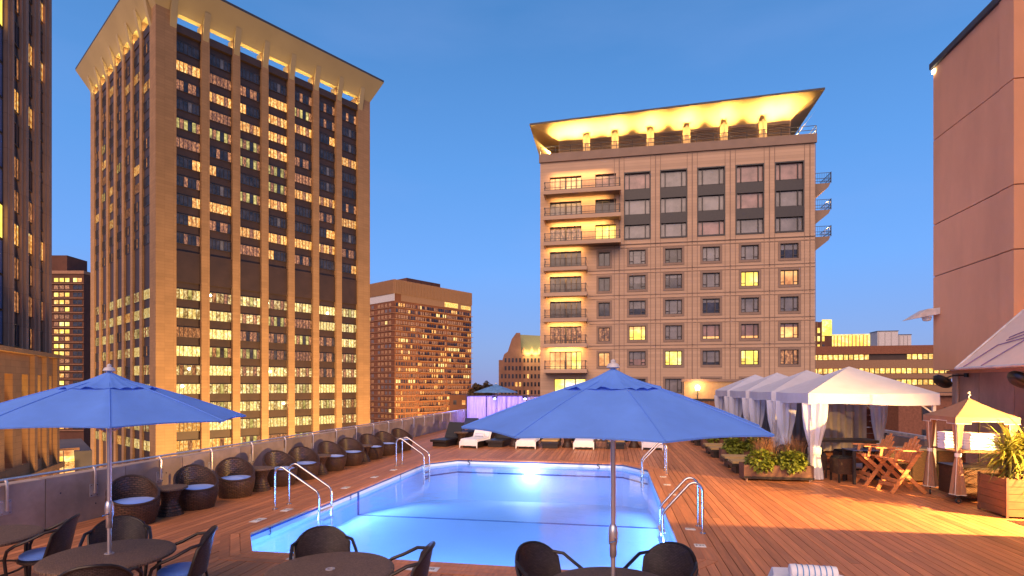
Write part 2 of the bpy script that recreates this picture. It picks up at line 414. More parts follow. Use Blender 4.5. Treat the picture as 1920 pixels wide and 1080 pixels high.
# ---- deck boards, each a part of the deck
BW, GAP = .146, .011
n = int((12.3-DX0)/BW)
for i in range(n):
    x0 = DX0+.02+i*BW; x1 = x0+BW-GAP
    spans = []
    if x1 > PX0-.1 and x0 < PX1+.1:
        c = lambda x: min(max(x, PX0), PX1)
        spans.append(((DY0, DY0), (pool_y(c(x0), 0)-.2, pool_y(c(x1), 0)-.2)))
        spans.append(((pool_y(c(x0), 1)+.2, pool_y(c(x1), 1)+.2), (DY1, DY1)))
    else:
        k = 11.0+random.uniform(-4, 5)
        spans.append(((DY0, DY0), (k, k))); spans.append(((k+.008, k+.008), (DY1, DY1)))
    for (a0, a1), (b0, b1) in spans:
        m = MB(); dz = random.uniform(-.0015, .0015)
        if abs(b0-b1) > 3 or abs(a0-a1) > 3: continue
        m.prism([(x0, a0), (x1, a1), (x1, b1), (x0, b0)], -.028, dz, deck_wood)
        m.build('board', deck)
# border boards framing the pool, two rows, mitred
def offs(k):
    out = []
    for i in range(8):
        p, q, r = (Vector(POOL[(i+j) % 8]) for j in (-1, 0, 1))
        n1 = Vector(((q-p).y, -(q-p).x)).normalized(); n2 = Vector(((r-q).y, -(r-q).x)).normalized()
        m = (n1+n2).normalized(); out.append(q+m*(k/m.dot(n1)))
    return out
for k0, k1 in ((-.02, .135), (.146, .28), (.291, .43)):
    A, B = offs(k0), offs(k1)
    for i in range(8):
        j = (i+1) % 8; m = MB(); t = (B[j]-B[i]).normalized()*.004
        m.prism([B[i]+t, B[j]-t, A[j]-t, A[i]+t], -.03, .006, deck_wood); m.build('border_board', deck)
# ---- pool
b = MB(); inn = POOL
def floor_z(y): return -.62 if y < 12.5 else -.62-(y-12.5)*.13
for i in range(8):
    (ax, ay), (bx, by) = inn[i], inn[(i+1) % 8]
    ys = sorted({0, 1, *[(12.5-ay)/(by-ay) for _ in (0,) if abs(by-ay) > 2]})
    for u, v in zip(ys, ys[1:]):
        p = (ax+(bx-ax)*u, ay+(by-ay)*u); q = (ax+(bx-ax)*v, ay+(by-ay)*v)
        b.face([(*q, floor_z(q[1])), (*p, floor_z(p[1])), (*p, -.028), (*q, -.028)], plaster)
near = [p for p in inn if p[1] < 12.5]; far = [p for p in inn if p[1] > 12.5]
b.face([(p[0], p[1], floor_z(p[1])) for p in (inn[0], inn[1], inn[2], (1.04, 12.5), (-6.10, 12.5), inn[7])], plaster)
b.face([(p[0], p[1], floor_z(p[1])) for p in ((-6.10, 12.5), (1.04, 12.5), inn[3], inn[4], inn[5], inn[6])], plaster)
pool = b.build('swimming_pool', label='swimming pool with glowing blue water set into the timber deck', cat='pool')
m = MB()
m.box(-6.097, 1.037, 12.46, 12.54, -.622, -.612, tile_line); m.box(-6.097, -6.085, 12.46, 12.54, -.61, -.04, tile_line); m.box(1.025, 1.037, 12.46, 12.54, -.61, -.04, tile_line)
m.build('depth_line', pool)
m = MB(); A = offs(-.004)
for i in range(8):
    j = (i+1) % 8; m.face([(*A[j], -.075), (*A[i], -.075), (*A[i], -.032), (*A[j], -.032)], tile_line)
m.build('coping_tile_band', pool)
m = MB(); A = offs(-.012)
for i in (3, 4, 5):
    j = (i+1) % 8; z = -.42; m.face([(*A[j], z-.05), (*A[i], z-.05), (*A[i], z), (*A[j], z)], tile_line)
m.build('lane_band', pool)
m = MB(); m.face([(*p, -.15) for p in offs(-.002)], water_m)
m.build('pool_water', kind='structure')
def txt(name, s, size, loc, rot, mt, parent=None, ext=.001):
    c = bpy.data.curves.new(name, 'FONT'); c.body = s; c.size = size; c.align_x = 'CENTER'; c.align_y = 'CENTER'; c.extrude = ext
    tmp = bpy.data.objects.new('lettering_curve', c); COL.objects.link(tmp)
    me = bpy.data.meshes.new_from_object(tmp.evaluated_get(bpy.context.evaluated_depsgraph_get()))
    bpy.data.objects.remove(tmp); me.materials.clear(); me.materials.append(mt)
    o = ob(name, me, parent, loc); o.rotation_euler = rot; return o
for x, s in ((-4.85, "5'"), (-.45, "5'")): txt('depth_number', s, .26, (x, 18.37 - (x+5.28)*.0287-.02, -.2+.09), (R(90), 0, 0), ink, pool)
for y, s in ((12.1, "3'"), (15.2, "5'"), (9.0, "3'")): txt('depth_number', s, .2, (-6.085, y, -.11), (R(90), 0, R(90)), ink, pool)
# underwater light niche in the far wall, plus strips added to even the glow
def niche(loc, face, power, seen=True):
    o = MB(); o.lathe([(.0, 0), (.12, 0), (.14, .02), (.14, .03)], lens_white if seen else steel, 16)
    t = o.build('underwater_light', pool, loc=loc); t.rotation_euler = Vector(face).to_track_quat('Z', 'Y').to_euler()
niche((-2.75, 18.27, -.45), (0, -1, 0), 0)
BL = (.19, .41, 1.0)
lamp('pool_lamp_and_fill', 'POINT', (-2.75, 17.9, -.42), 40, (.75, .8, 1), .12)
lamp('pool_lamp_and_fill', 'AREA', (-2.5, 7.53, -.25), 270, BL, (5.2, .16), (-2.5, 12, -.30))
lamp('pool_lamp_and_fill', 'AREA', (-6.07, 12.3, -.215), 130, BL, (7.0, .05), (-2.5, 12.3, -.5))
lamp('pool_lamp_and_fill', 'AREA', (1.01, 12.3, -.215), 130, BL, (7.0, .05), (-2.5, 12.3, -.5))
# white tiles with depth numbers set in the deck
def tile(x, y, w, h, s, rz, lab, sz=.09):
    m = MB(); m.box(-w/2, w/2, -h/2, h/2, .006, .011, tile_white)
    t = m.build('marker_tile', loc=(x, y, 0), label=lab, cat='tile', rz=rz, group='white safety tiles round the pool')
    txt('lettering', s, sz, (0, 0, .0125), (0, 0, 0), ink, t)
tile(-6.52, 9.26, .16, .32, '3 FT', R(-90) if 0 else 0, 'white depth tile beside the near left ladder, towards the chamfered corner', .07)
tile(-6.49, 10.13, .16, .24, '3 FT', 0, 'white tile between the two posts of the near left ladder', .07)
tile(-6.49, 12.63, .16, .24, '3 FT', 0, 'white tile in the left deck beside the dark depth line', .07)
tile(-6.47, 14.26, .16, .24, '5 FT', 0, 'white tile in the left deck just before the far left ladder', .07)
tile(-6.47, 15.6, .16, .24, '5 FT', 0, 'faint white tile in the left deck at the foot of the far left ladder', .07)
tile(-4.5, 7.30, .3, .14, '3 FT', 0, 'white depth tile behind the chair at the front edge of the pool', .08)
tile(-2.59, 7.20, .50, .17, 'NO DIVING', 0, 'long white lettered tile on the near pool edge beside a woven chair', .075)
tile(1.34, 9.03, .17, .17, '3 FT', 0, 'square white tile nearest the camera on the right pool edge', .075)
tile(1.33, 10.05, .17, .13, 'NO DIVING', 0, 'small lettered tile between the posts of the near right ladder', .028)
tile(1.35, 13.2, .15, .15, '4 FT', 0, 'white tile on the right pool edge halfway between both ladders', .06)
tile(1.35, 14.5, .17, .15, 'NO DIVING', 0, 'white lettered tile second from the far right ladder', .028)
tile(1.36, 15.75, .17, .15, '5 FT', 0, 'white tile beside the posts of the far right ladder', .06)
m = MB()
def ladder(name, x0, x1, y, lab):
    """two chromed handrails curving from the deck into the water, with treads"""
    s = 1 if x1 > x0 else -1; root = empty(name, (x0, y, 0), 0, lab, 'pool ladder', 'chrome ladders of the pool')
    w = abs(x1-x0)
    for yy in (-.25, .25):
        p = [(0, yy, .006)]+[(0, yy, z) for z in (.3, .62)]
        for k in range(1, 9): a = pi-k*(pi-R(52))/8; p.append((s*(.14+.14*cos(a)), yy, .70+.16*sin(a)))
        p += [(s*(w-.06), yy, .40), (s*(w-.015), yy, .34), (s*w, yy, .27), (s*w, yy, -.55)]
        t = MB(); t.tube(p, .024, steel, 10); t.lathe([(.05, 0), (.05, .012), (.03, .022)], steel, 14, (0, yy), top=True)
        t.build('handrail', root, True)
    for z in (-.02, -.22, -.42):
        t = MB(); t.box(s*w-.05, s*w+.05, -.24, .24, z-.015, z+.015, light_grey); t.build('tread', root)
ladder('pool_ladder', -6.78, -5.80, 10.42, 'chrome ladder at the left pool edge nearest the camera')
ladder('pool_ladder', -6.72, -5.80, 16.65, 'chrome ladder at the far left end of the pool')
ladder('pool_ladder', 1.50, .84, 10.05, 'chrome ladder at the right pool edge nearest the camera')
ladder('pool_ladder', 1.52, .84, 16.65, 'chrome ladder at the far right corner of the pool')

# ---- left parapet: cast panels with recessed joints, rail on bracketed posts
par = empty('parapet_wall', (-9.7, 4, 0), 0, 'long grey concrete parapet with a metal rail behind the barrel chairs', 'wall')
js = [-3.9, -2.3, -.8, .8, 2.4, 3.95, 5.55, 7.05, 9.05, 11, 12.55, 14.1, 15.65, 17.2, 18.8, 20.5, 22.3, 24.1, 26, 28, 30, 32, 34]
m = MB(); m.box(-.27, -.04, js[0], 34, -.5, .86, stucco_gap); m.build('core', par)
for a, c in zip(js, js[1:]):
    m = MB(); m.box(-.30, 0, a+.008, c-.008, -.1, .90+random.uniform(-.004, .004), concrete)
    p = m.build('concrete_panel', par)
    for k in range(3):
        t = MB(); y = a+(c-a)*random.uniform(.15, .85); z = random.choice((.28, .6)); r = .014
        t.lathe([(0, 0), (r, 0), (r, .003)], ink, 8); q = t.build('tie_hole', p, loc=(.001, y, z)); q.rotation_euler[1] = R(90)
rail = MB(); rail.tube([(-.02, -3.9, .985), (-.02, 34, .985)], .024, pole_metal, 8); rail.build('handrail', par, True)
y = 7.31-4-1.545*4
k = 0
while y < 33:
    m = MB(); m.box(.0, .008, -.085, .085, .42, .66, plate_m)
    for yy in (-.06, .06):
        for zz in (.445, .635): m.box(.008, .016, yy-.01, yy+.01, zz-.01, zz+.01, steel)
    br = m.build('bracket_plate', par, loc=(0, y, 0))
    t = MB(); t.tube([(.035, 0, .48), (.035, 0, .90), (.02, 0, .96), (-.02, 0, .985)], .022, pole_metal, 8); t.tube([(.0, 0, .50), (.035, 0, .50)], .02, pole_metal, 6)
    t.build('rail_post', br, True)
    y += 1.545; k += 1
# far end: continuation under the purple lit partition
m = MB(); m.box(-.15, .15, 0, 4, -.3, .9, concrete); m.build('parapet_end', par, loc=(-.15, 34, 0))

# ---- right parapet seen between cabana and towel cart
rp = empty('parapet_wall', (9.9, 19.9, 0), 0, 'low pale parapet with a white rail between the cabanas and the pink wall', 'wall')
m = MB(); m.box(0, .25, 0, 18, -.3, .74, concrete); m.build('wall', rp)
m = MB(); m.box(-.02, .1, 0, 18, .80, .90, light_grey); m.build('handrail', rp)
for k in range(8):
    m = MB(); m.box(-.01, .05, 2.2*k+.4, 2.2*k+.45, .4, .8, frame_dark); m.build('rail_post', rp)

# ================================================================== TOWERS
def pane_grid(mb, x0, x1, z0, z1, y, nx, mats, rows=(1,), fr=frame_dark, bw=.09):
    """a window: frame bars and one pane per light"""
    w = (x1-x0)/nx
    for i in range(nx):
        mb.face([(x0+i*w, y, z0), (x0+(i+1)*w, y, z0), (x0+(i+1)*w, y, z1), (x0+i*w, y, z1)], mats[i % len(mats)])
    for i in range(nx+1): mb.box(x0+i*w-bw/2, x0+i*w+bw/2, y-.08, y-.002, z0, z1, fr)
    for z in (z0, z1): mb.box(x0-bw/2, x1+bw/2, y-.075, y-.002, z-bw/2, z+bw/2, fr)
def variants(w, h, nx, sets, y=0):
    out = []
    for ms in sets:
        mb = MB(); pane_grid(mb, 0, w, 0, h, y, nx, ms, bw=.10); out.append(mb.mesh('window'))
    return out
# ---- office tower with the flared crown
P3 = pane_dark; 
tw = empty('office_tower', (*W(-70.5, 109)[:2], -45), R(59.65), 'tall tan office tower with flared lit crown and rows of lit office windows', 'building')
Lt = 50.; pier = 3.7; colw = 1.6; bay = (Lt-2*pier-6*colw)/7
zt = 45+76.4; zs = 45+78.3; ze = 45+84.
dark_sets = [[P3], [P3, P3, lit_dim], [P3, P3, P3, pane_grey]]
dim_sets = [[lit_dim, lit_dim, P3], [lit_olive, lit_dim, lit_olive, P3], [lit_dim]]
warm_sets = [[lit_warm], [lit_warm, lit_warm, lit_warm, lit_dim], [lit_warm, lit_dim, lit_warm]]
white_sets = [[lit_white], [lit_white, lit_white, lit_mixed], [lit_mixed, lit_white, lit_mixed, lit_olive], [lit_mixed, lit_dim, lit_mixed]]
V = {k: variants(bay, 2.1, 6, s) for k, s in (('d', dark_sets), ('m', dim_sets), ('w', warm_sets), ('l', white_sets))}
V['n'] = variants(bay, 2.1, 6, [[P3, P3, P3, P3, lit_warm, lit_warm], [lit_warm, lit_warm, P3, P3, P3, P3], [P3, P3, P3, lit_warm, lit_warm, lit_warm]])
m = MB()                                              # dark body behind the windows
m.box(.36, Lt-.9, .9, Lt-.9, 0, zt-.02, spandrel); m.build('core', tw)
# rows of windows from the photograph, top to bottom, bay by bay from the near corner
UP = ['dddddddd', 'wmmwmdd', 'mwnwwnd', 'dmwwdnw', 'mmwmmdd', 'dmmwwdd'.replace('x', ''), 'ndmddwd', 'mnmmwnw', 'dddmmnd', 'nwwdddn', 'nnmwwww', 'ddndddn']
UP = ['ddddddd', 'wmmwmdd', 'mwnwwnd', 'dmwwddw', 'momwmdd'.replace('o', 'm'), 'mdmmmdd', 'nndmwwd', 'ddmwdmw', 'nwdddnd', 'nmwwwwm', 'ddmnmdn']
LO = ['lllllll', 'lllmmll', 'mlmmmml', 'lmmmmml', 'lllllml', 'lllllll', 'wllllll', 'wllllll', 'wwmmmdm']
rowsz = [(33.05+3.92*(10-k), UP[k]) for k in range(11)]+[(21.6-3.9*k, LO[k]) for k in range(9)]
lit_left = {1: '.......', 2: '.....mm'}
for zc, pat in rowsz:
    for f in range(2):
        for j in range(7):
            c = pat[j]
            if f: c = random.choice('ddddmdw' if zc > 25 else 'lldlwl')
            me = random.choice(V[c]); x = pier+j*(bay+colw)
            if f == 0: o = ob('window', me, tw, (x, .78, zc+45-1.12))
            else: o = ob('window', me, tw, (.32, x+bay, zc+45-1.12), rz=R(-90))
for f in range(2):
    M = Matrix() if f == 0 else Matrix(((0, 1, 0, 0), (1, 0, 0, 0), (0, 0, 1, 0), (0, 0, 0, 1)))
    for j in range(6):
        x = pier+bay+j*(bay+colw); mb = MB()
        mb.box(x, x+colw, 0 if f == 0 else -.05, .9, 0, zs, tower_stone, M); mb.build('column', tw)
    for j in range(7):                                # blank mechanical band and slot lamps
        x = pier+j*(bay+colw); mb = MB(); mb.box(x, x+bay, .55, .9, 45+24.0, 45+30.3, spandrel, M); mb.build('spandrel_panel', tw)
        mb = MB(); mb.box(x, x+bay, .2, 1.4, zt-1.6, zt, spandrel, M); mb.build('spandrel_panel', tw)
        mb = MB(); mb.box(x+.2, x+bay-.2, .45, .60, zt+.01, zt+.07, strip_glow, M); mb.build('strip_light', tw)
for x, y, w, d in ((0, 0, pier, pier), (Lt-pier, 0, pier, pier), (0, Lt-pier, pier, pier), (Lt-pier, Lt-pier, pier, pier)):
    mb = MB(); mb.box(x, x+w, y, y+d, 0, zs, tower_stone); mb.build('corner_pier', tw)
mb = MB()                                             # flared canopy ring, a sloping slab on four sides
for o0, z0, o1, z1, mt in ((0, zs, 2.6, ze-.3, soffit_stone), (2.6, ze-.3, 2.6, ze+.25, eave_dark), (2.6, ze+.25, -.5, zs+.6, grey_roof), (-.5, zs+.6, 0, zs, soffit_stone)):
    a = [(-o0, -o0), (Lt+o0, -o0), (Lt+o0, Lt+o0), (-o0, Lt+o0)]; c = [(-o1, -o1), (Lt+o1, -o1), (Lt+o1, Lt+o1), (-o1, Lt+o1)]
    for i in range(4): j = (i+1) % 4; mb.face([(*a[j], z0), (*a[i], z0), (*c[i], z1), (*c[j], z1)], mt)
mb.build('canopy', tw)
for a_ in ((0, Lt, .02, 1.3), (0, Lt, Lt-1.3, Lt-.02), (.02, 1.3, 1.3, Lt-1.3), (Lt-1.3, Lt-.02, 1.3, Lt-1.3)): mb = MB(); mb.box(*a_, zs+.01, zs+.5, soffit_stone); mb.build('canopy_lip', tw)
for f in range(2):
    for j in range(8):
        x = (pier-1.2 if j == 0 else (Lt-pier+.1 if j == 7 else pier+bay+(j-1)*(bay+colw)+.2)); mb = MB(); w = 1.2
        pts = [(-.02, zt-1.2), (-.55, zt+.6), (-1.25, zs+2.3), (-.1, zs+.02), (3.0, zs+.5), (3.0, zt+.01), (1.0, zt+.01), (.9, zt-1.2)]
        M = Matrix(((0, 0, 1, x), (1, 0, 0, 0), (0, 1, 0, 0), (0, 0, 0, 1))) if f == 0 else Matrix(((1, 0, 0, 0), (0, 0, 1, x), (0, 1, 0, 0), (0, 0, 0, 1)))
        mb.prism(pts, 0, w, soffit_stone, M); mb.build('bracket', tw)
for j, zc in ((1.05, 21.9), (3.0, 21.7), (5.4, 20.9), (.4, 6.2), (3.1, 6.0), (.2, 2.6), (3.6, -1.4)):
    mb = MB(); mb.lathe([(0, -.28), (.2, -.2), (.28, 0), (.2, .2), (0, .28)], lamp_hot, 8)
    mb.build('bright_lamp', tw, loc=(pier+j*(bay+colw), .5, zc+45))

# ---- dark curtain of the left-edge tower (stone fins, tall glass, lit storeys)
c0 = W(-56.2, 61.35); dirx = R(10.4)+R(90+25)            # its face runs away along this bearing
lt = empty('corner_tower', (c0.x, c0.y, -45), dirx, 'brown stone tower cropped by the left edge of the picture', 'building')
# local +X runs along the face away from us; the inside lies towards local +Y
mb = MB(); mb.box(0, 13.6, .34, 20, 0, 160, spandrel); mb.box(-14, 0, .5, 20, 0, 160, spandrel); mb.build('core', lt)
for x0, x1 in ((0, 1.5), (4.0, 5.9), (8.2, 9.9), (12.1, 14.2)):
    for z0, z1 in ((51.8, 86), (86.03, 122), (122.03, 160)):
        mb = MB(); mb.box(x0, x1, -.05, .9, z0, z1, tower_stone2); mb.box(x0+.5, x1-.5, -.3, -.05, z0, z1, tower_stone2); mb.build('stone_fin', lt)
litrows = {63: 'www', 77: 'dww', 83: 'wdn', 74: 'ddd', 54: 'lld', 58: 'ldd', 90: 'ddw', 94.5: 'dwd', 99: 'wwd'}
VW = {k: variants(2.35, 2.5, 3, s) for k, s in (('d', [[pane_dark], [pane_dark, pane_dark, brick_dark]]), ('w', [[lit_warm], [lit_gold, lit_warm, lit_warm]]), ('l', [[lit_dim], [lit_mixed, pane_dark, lit_dim]]))}
for r in range(26):
    z = 52.2+r*3.9
    for j, x in enumerate((1.6, 5.9, 9.85)):
        key = {0: 'dld', 1: 'lll', 2: 'wll' if 0 else 'lld', 3: 'www'}.get(r)
        key = key or {4: 'lld', 5: 'ldd', 7: 'wwd', 8: 'ldd', 9: 'dww', 10: 'ldd', 12: 'wwd', 14: 'ddw', 11: 'ddw'}.get(r, random.choice(('ddd', 'ddd', 'ldd', 'ddd', 'ddl')))
        o = ob('window', random.choice(VW[key[j]]), lt, (x, .24, z))
        mb = None
for r in range(26):                                   # smooth glass bay on the side facing the deck
    mb = MB(); z = 52.2+r*3.9; pane_grid(mb, -13.5, -.1, 0, 3.7, 0, 9, [lit_gold if r in (3, 9) else pane_sky], bw=.06)
    mb.build('window', lt, loc=(0, .4, z))
# podium: paler stone with deep openings
def podium(z0, z1):
    H = []
    for x in (1.2, 5.3, 9.4):
        for a, c in ((44.9, 48.9), (38.6, 43.6), (30.5, 35.5), (22, 27.5)): H.append((x, x+1.9, a, c))
    for x in (-8, -3.6): H += [(x, x+2.2, 44.9, 48.9), (x, x+2.2, 38.6, 43.6), (x, x+2.2, 30.5, 35.5)]
    mb = MB(); holed(mb, -14, 14.6, 0, 51.8, -.9, H, 1.1, podium_stone); mb.face([(-14, -.9, 51.8), (14.6, -.9, 51.8), (14.6, 20, 51.8), (-14, 20, 51.8)], podium_stone)
    mb.face([(14.6, -.9, 0), (14.6, 20, 0), (14.6, 20, 51.8), (14.6, -.9, 51.8)], podium_stone); w = mb.build('podium_wall', lt)
    for i, (a, c, p, q) in enumerate(H):
        mb = MB(); k = lit_gold if p > 44 and i % 4 == 0 else (lit_dim if i % 3 else lit_warm)
        pane_grid(mb, 0, c-a, 0, q-p, 0, 2, [k], bw=.12); mb.build('window', lt, loc=(a, .1, p))
    for x in (3.15, 7.25, 11.3): mb = MB(); mb.box(x+.55, x+1.5, -1.35, -.9, 0, 51.2, podium_stone); mb.build('pilaster', lt)
    mb = MB(); mb.box(-14, 14.8, -1.45, -.9, 51.25, 51.75, podium_stone); mb.build('cornice', lt)
    mb = MB(); mb.box(-14, 14.8, -1.42, -.9, 36.6, 37.3, podium_stone); mb.build('cornice', lt)
podium(0, 1)

# ---- dark brick slab beyond the street
bk = W(-.845*230, 230); er = R(10.4)+R(0)
eb = empty('apartment_slab', (bk.x-.5, bk.y, -45), er, 'narrow dark brick block with lit windows between the two towers', 'building')
mb = MB(); mb.box(-12, 16.0, 0, 18, 0, 95.2, brick_dark); mb.build('wall', eb)
mb = MB(); mb.box(-12, 8.2, 1, 12, 95.2, 102.6, brick_dark); mb.build('rooftop_box', eb)
mb = MB(); mb.box(-12, 16.3, -.35, 18.3, 94.6, 95.9, ledge_m); mb.build('cornice', eb)
Vs = {k: variants(1.9, 1.7, 1, s) for k, s in (('w', [[lit_warm], [lit_gold]]), ('d', [[lit_dim]]), ('k', [[pane_dark]]))}
for r in range(21):
    z = 91.2-3.07*r
    mb = MB(); mb.box(-12, 16.2, -.5, 0, z-.75, z-.5, ledge_m); mb.build('floor_ledge', eb)
    for i, x in enumerate((.3, 4.2, 6.5, 8.8, 12.2, 14)):
        k = 'w' if (i in (0, 1, 2, 3) and r % 6 not in (5,) and r > 1 and random.random() < .85) else ('k' if i > 3 else 'd')
        if r == 0: k = 'w'
        ob('window', random.choice(Vs[k]), eb, (x-.6, -.04, z))

# ---- red brick apartment tower
fc = W(-.213*280, 280)
fb = empty('brick_tower', (fc.x, fc.y, -45), R(59.65), 'red brick apartment tower with ribbed tan top behind the parapet', 'building')
mb = MB(); mb.box(0, 55, 0, 40, 0, 95, brick); mb.build('wall', fb)
mb = MB(); mb.box(-.3, 55.3, -.3, 40.3, 94.9, 102, tan_panel); tp = mb.build('ribbed_crown', fb)
mb = MB()
for i in range(54): mb.box(i*1.02, i*1.02+.4, -.6, -.3, 95.2, 102.1, tan_panel)
for i in range(39): mb.box(-.6, -.3, i*1.02, i*1.02+.4, 95.2, 102.1, tan_panel)
tag(mb.build('crown_rib', tp), kind='stuff')
mb = MB(); mb.box(14, 38, 8, 24, 102, 106, brick_dark); mb.build('rooftop_box', fb)
mb = MB(); mb.box(-.15, 0, 0, 40, 91.3, 94.9, light_grey); mb.build('pale_band', fb)
mb = MB(); mb.box(4, 55, -.15, 0, 91.5, 94.9, tan_panel); mb.build('penthouse_band', fb)
mb = MB(); mb.box(34, 44, -.25, -.15, 91.9, 94.5, lit_ribbon); mb.build('lit_terrace', fb)
mb = MB(); mb.box(46.5, 54, -.25, -.15, 91.9, 94.0, lit_ribbon); mb.build('lit_terrace', fb)
for r in range(29):
    z = 88.6-3.02*r
    mb = MB()
    for a, c in ((-.05, 13.5), (16, 33), (36, 55.3)): mb.box(a, c, -1.2 if a > 0 else -.35, 0, z-.5, z-.25, ledge_m)
    mb.box(-.35, 0, 0, 40, z-.5, z-.25, ledge_m)
    tag(mb.build('floor_ledge', fb), kind=None)
mbs = {k: MB() for k in ('pane_dark', 'lit_dim', 'lit_warm', 'lit_white')}
for r in range(29):
    z = 88.6-3.02*r; k = 0; run = 0
    for i in range(34):
        x = .8+i*1.6
        if run <= 0: k = random.choices(('pane_dark', 'lit_dim', 'lit_warm', 'lit_white'), (4, 5.5, 1.3+.05*r, .5))[0]; run = random.choice((1, 1, 2, 3))
        run -= 1
        mbs[k].box(x, x+random.choice((.7, 1.1)), -.06, -.01, z+.1, z+1.75, MATS[k])
    for y in (3, 6.2, 9.4, 12.4, 18, 21, 24, 27):
        k = random.choices(('pane_grey', 'lit_dim', 'lit_white'), (3, 6, .35))[0]
        mbs.setdefault(k, MB()).box(-.06, -.01, y, y+.7, z+.1, z+1.75, MATS[k]); mbs[k].box(-.06, -.01, y+1.1, y+1.7, z+.1, z+1.75, MATS[k])
for k, q in mbs.items(): tag(q.build('windows', fb), kind='stuff')

# ---- gothic hotel with a steep lit roof
gc = W(-5.3, 220)
gb = empty('gabled_building', (gc.x, gc.y, -45), R(10.4), 'distant tan stone building with steep gabled roof lit yellow', 'building')
sc_ = 220/1033
pts = [(0, 0), (0, 50*sc_+47.5), (1.3, 50*sc_+47.5), (1.3, 57.7), (2.2, 60.5), (3.6, 61.5), (5.2, 66.5), (7.0, 69.0), (8.6, 69.0), (9, 60.8), (9.6, 60.8), (9.6, 0)]
mb = MB(); mb.prism(pts, 0, 3, gothic_stone, Matrix(((1, 0, 0, 0), (0, 0, 1, 0), (0, 1, 0, 0), (0, 0, 0, 1)))); mb.build('gable_wall', gb)
mb = MB(); mb.box(9.6, 34, 1, 20, 0, 60.5, gothic_stone); mb.build('wall', gb)
mb = MB(); mb.face([(8.6, 1, 60.5), (34, 1, 60.5), (34, 7, 67.6), (7.4, 7, 69)], roof_green); mb.face([(8.6, 13, 60.5), (7.4, 7, 69), (34, 7, 67.6), (34, 13, 60.5)], roof_green); mb.build('roof', gb)
for i in range(4):
    x = 9.4+i*3.2; mb = MB(); mb.prism([(x, 60.3), (x+1.2, 60.3), (x+1.2, 62.2), (x+.6, 63.4), (x, 62.2)], 0, 1.2, gothic_stone, Matrix(((1, 0, 0, 0), (0, 0, 1, .3), (0, 1, 0, 0), (0, 0, 0, 1)))); mb.build('dormer', gb)
    lamp('roof_uplight', 'POINT', (x+2.2, -.4, 61.3), 900, (1, .85, .3), .3, parent=gb)
mb = MB(); lw = MB()
for r in range(11):
    for i in range(13):
        x = .9+i*1.45+(.3 if i > 5 else 0); z = 57.2-r*3.2
        if x < 1.4 and z > 53: continue
        q = lw if (i, r) in ((4, 3), (5, 3), (9, 5), (4, 5), (7, 2), (11, 1)) or random.random() < .04 else mb
        q.box(x, x+.75, -.05+(1 if x > 9.5 else 0), -.01+(1 if x > 9.5 else 0), z, z+1.7, lit_warm if q is lw else pane_dark)
tag(mb.build('windows', gb), kind='stuff'); tag(lw.build('lit_windows', gb), kind='stuff')
for i in range(7):
    x = .4+1.45*i+.15; mb = MB(); mb.box(x-.1, x+.2, -.4, 0, 0, 57.5 if i else 50, gothic_stone); mb.build('pilaster', gb)

# ---- low brick row and dark trees between them
lb = empty('brick_rowhouse', (*W(-14, 150)[:2], -45), R(10.4), 'low red brick building with a few lit windows behind the purple partition', 'building')
mb = MB(); mb.box(-3, 16, 0, 10, 0, 45.3, brick_dark); mb.box(2, 9, 1, 6, 45.3, 47.2, brick_dark); mb.build('wall', lb)
for i in range(7):
    mb = MB(); mb.box(0, .9, -.05, 0, 0, 1.2, lit_orange if i in (1, 4) else pane_dark); mb.build('window', lb, loc=(-2+2.4*i, 0, 42.6))
def tree(loc, h, r, mt, lab, nleaf=900, ls=.35, group=None):
    root = empty('tree', loc, random.uniform(0, 6), lab, 'tree', group)
    t = MB(); t.tube([(0, 0, 0), (.1, 0, h*.4), (0, .1, h*.8)], [r*.09, r*.06, r*.02], bark, 7)
    for k in range(5):
        a = k*1.3; t.tube([(0, 0, h*.4), (cos(a)*r*.5, sin(a)*r*.5, h*.7)], [r*.04, r*.015], bark, 5)
    t.build('trunk', root)
    c = MB(); cl = [(random.gauss(0, .45)*r, random.gauss(0, .45)*r, h*(.7+random.uniform(-.2, .22)), random.uniform(.3, .55)*r) for _ in range(14)]
    for _ in range(nleaf):
        x, y, z, q = random.choice(cl); d = Vector((random.gauss(0, 1), random.gauss(0, 1), random.gauss(0, 1))).normalized()*q*random.random()**.4
        p = Vector((x, y, z))+d; a = Vector((random.gauss(0, 1), random.gauss(0, 1), random.gauss(0, .6))).normalized()*ls; bb = a.orthogonal().normalized()*ls*.6
        c.face([p-a, p-bb, p+a, p+bb], mt)
    c.build('crown', root)
for i, (lat, h, l) in enumerate(((-9.0, 4.6, 'dark tree nearest the brick apartment tower above the brick roofs'), (-6.4, 5.6, 'taller dark tree beside the gabled stone building'), (-4.4, 4.4, 'small dark tree against the gabled stone building'))):
    w = W(lat, 140); tree((w.x, w.y, -1.8), h, 2.2, tree_leaf, l, 500, .4, 'dark trees between the distant buildings')

# ---- hotel block with balconies and glowing crown (front face in the plane Y = 70)
hb = empty('stone_hotel', (0, 70, -45), 0, 'beige stone hotel block with balconies, black bay windows and glowing flared crown', 'building')
Z = 45
CX = (2.95, 7.29, 11.68, 16.10, 20.50)
rows = (18.57, 15.42, 12.28, 9.14, 6.0, 2.6)
holes = []; wins = []
def wspec(c, zc, w, h): return (c-w/2, c+w/2, Z+zc-h/2, Z+zc+h/2)
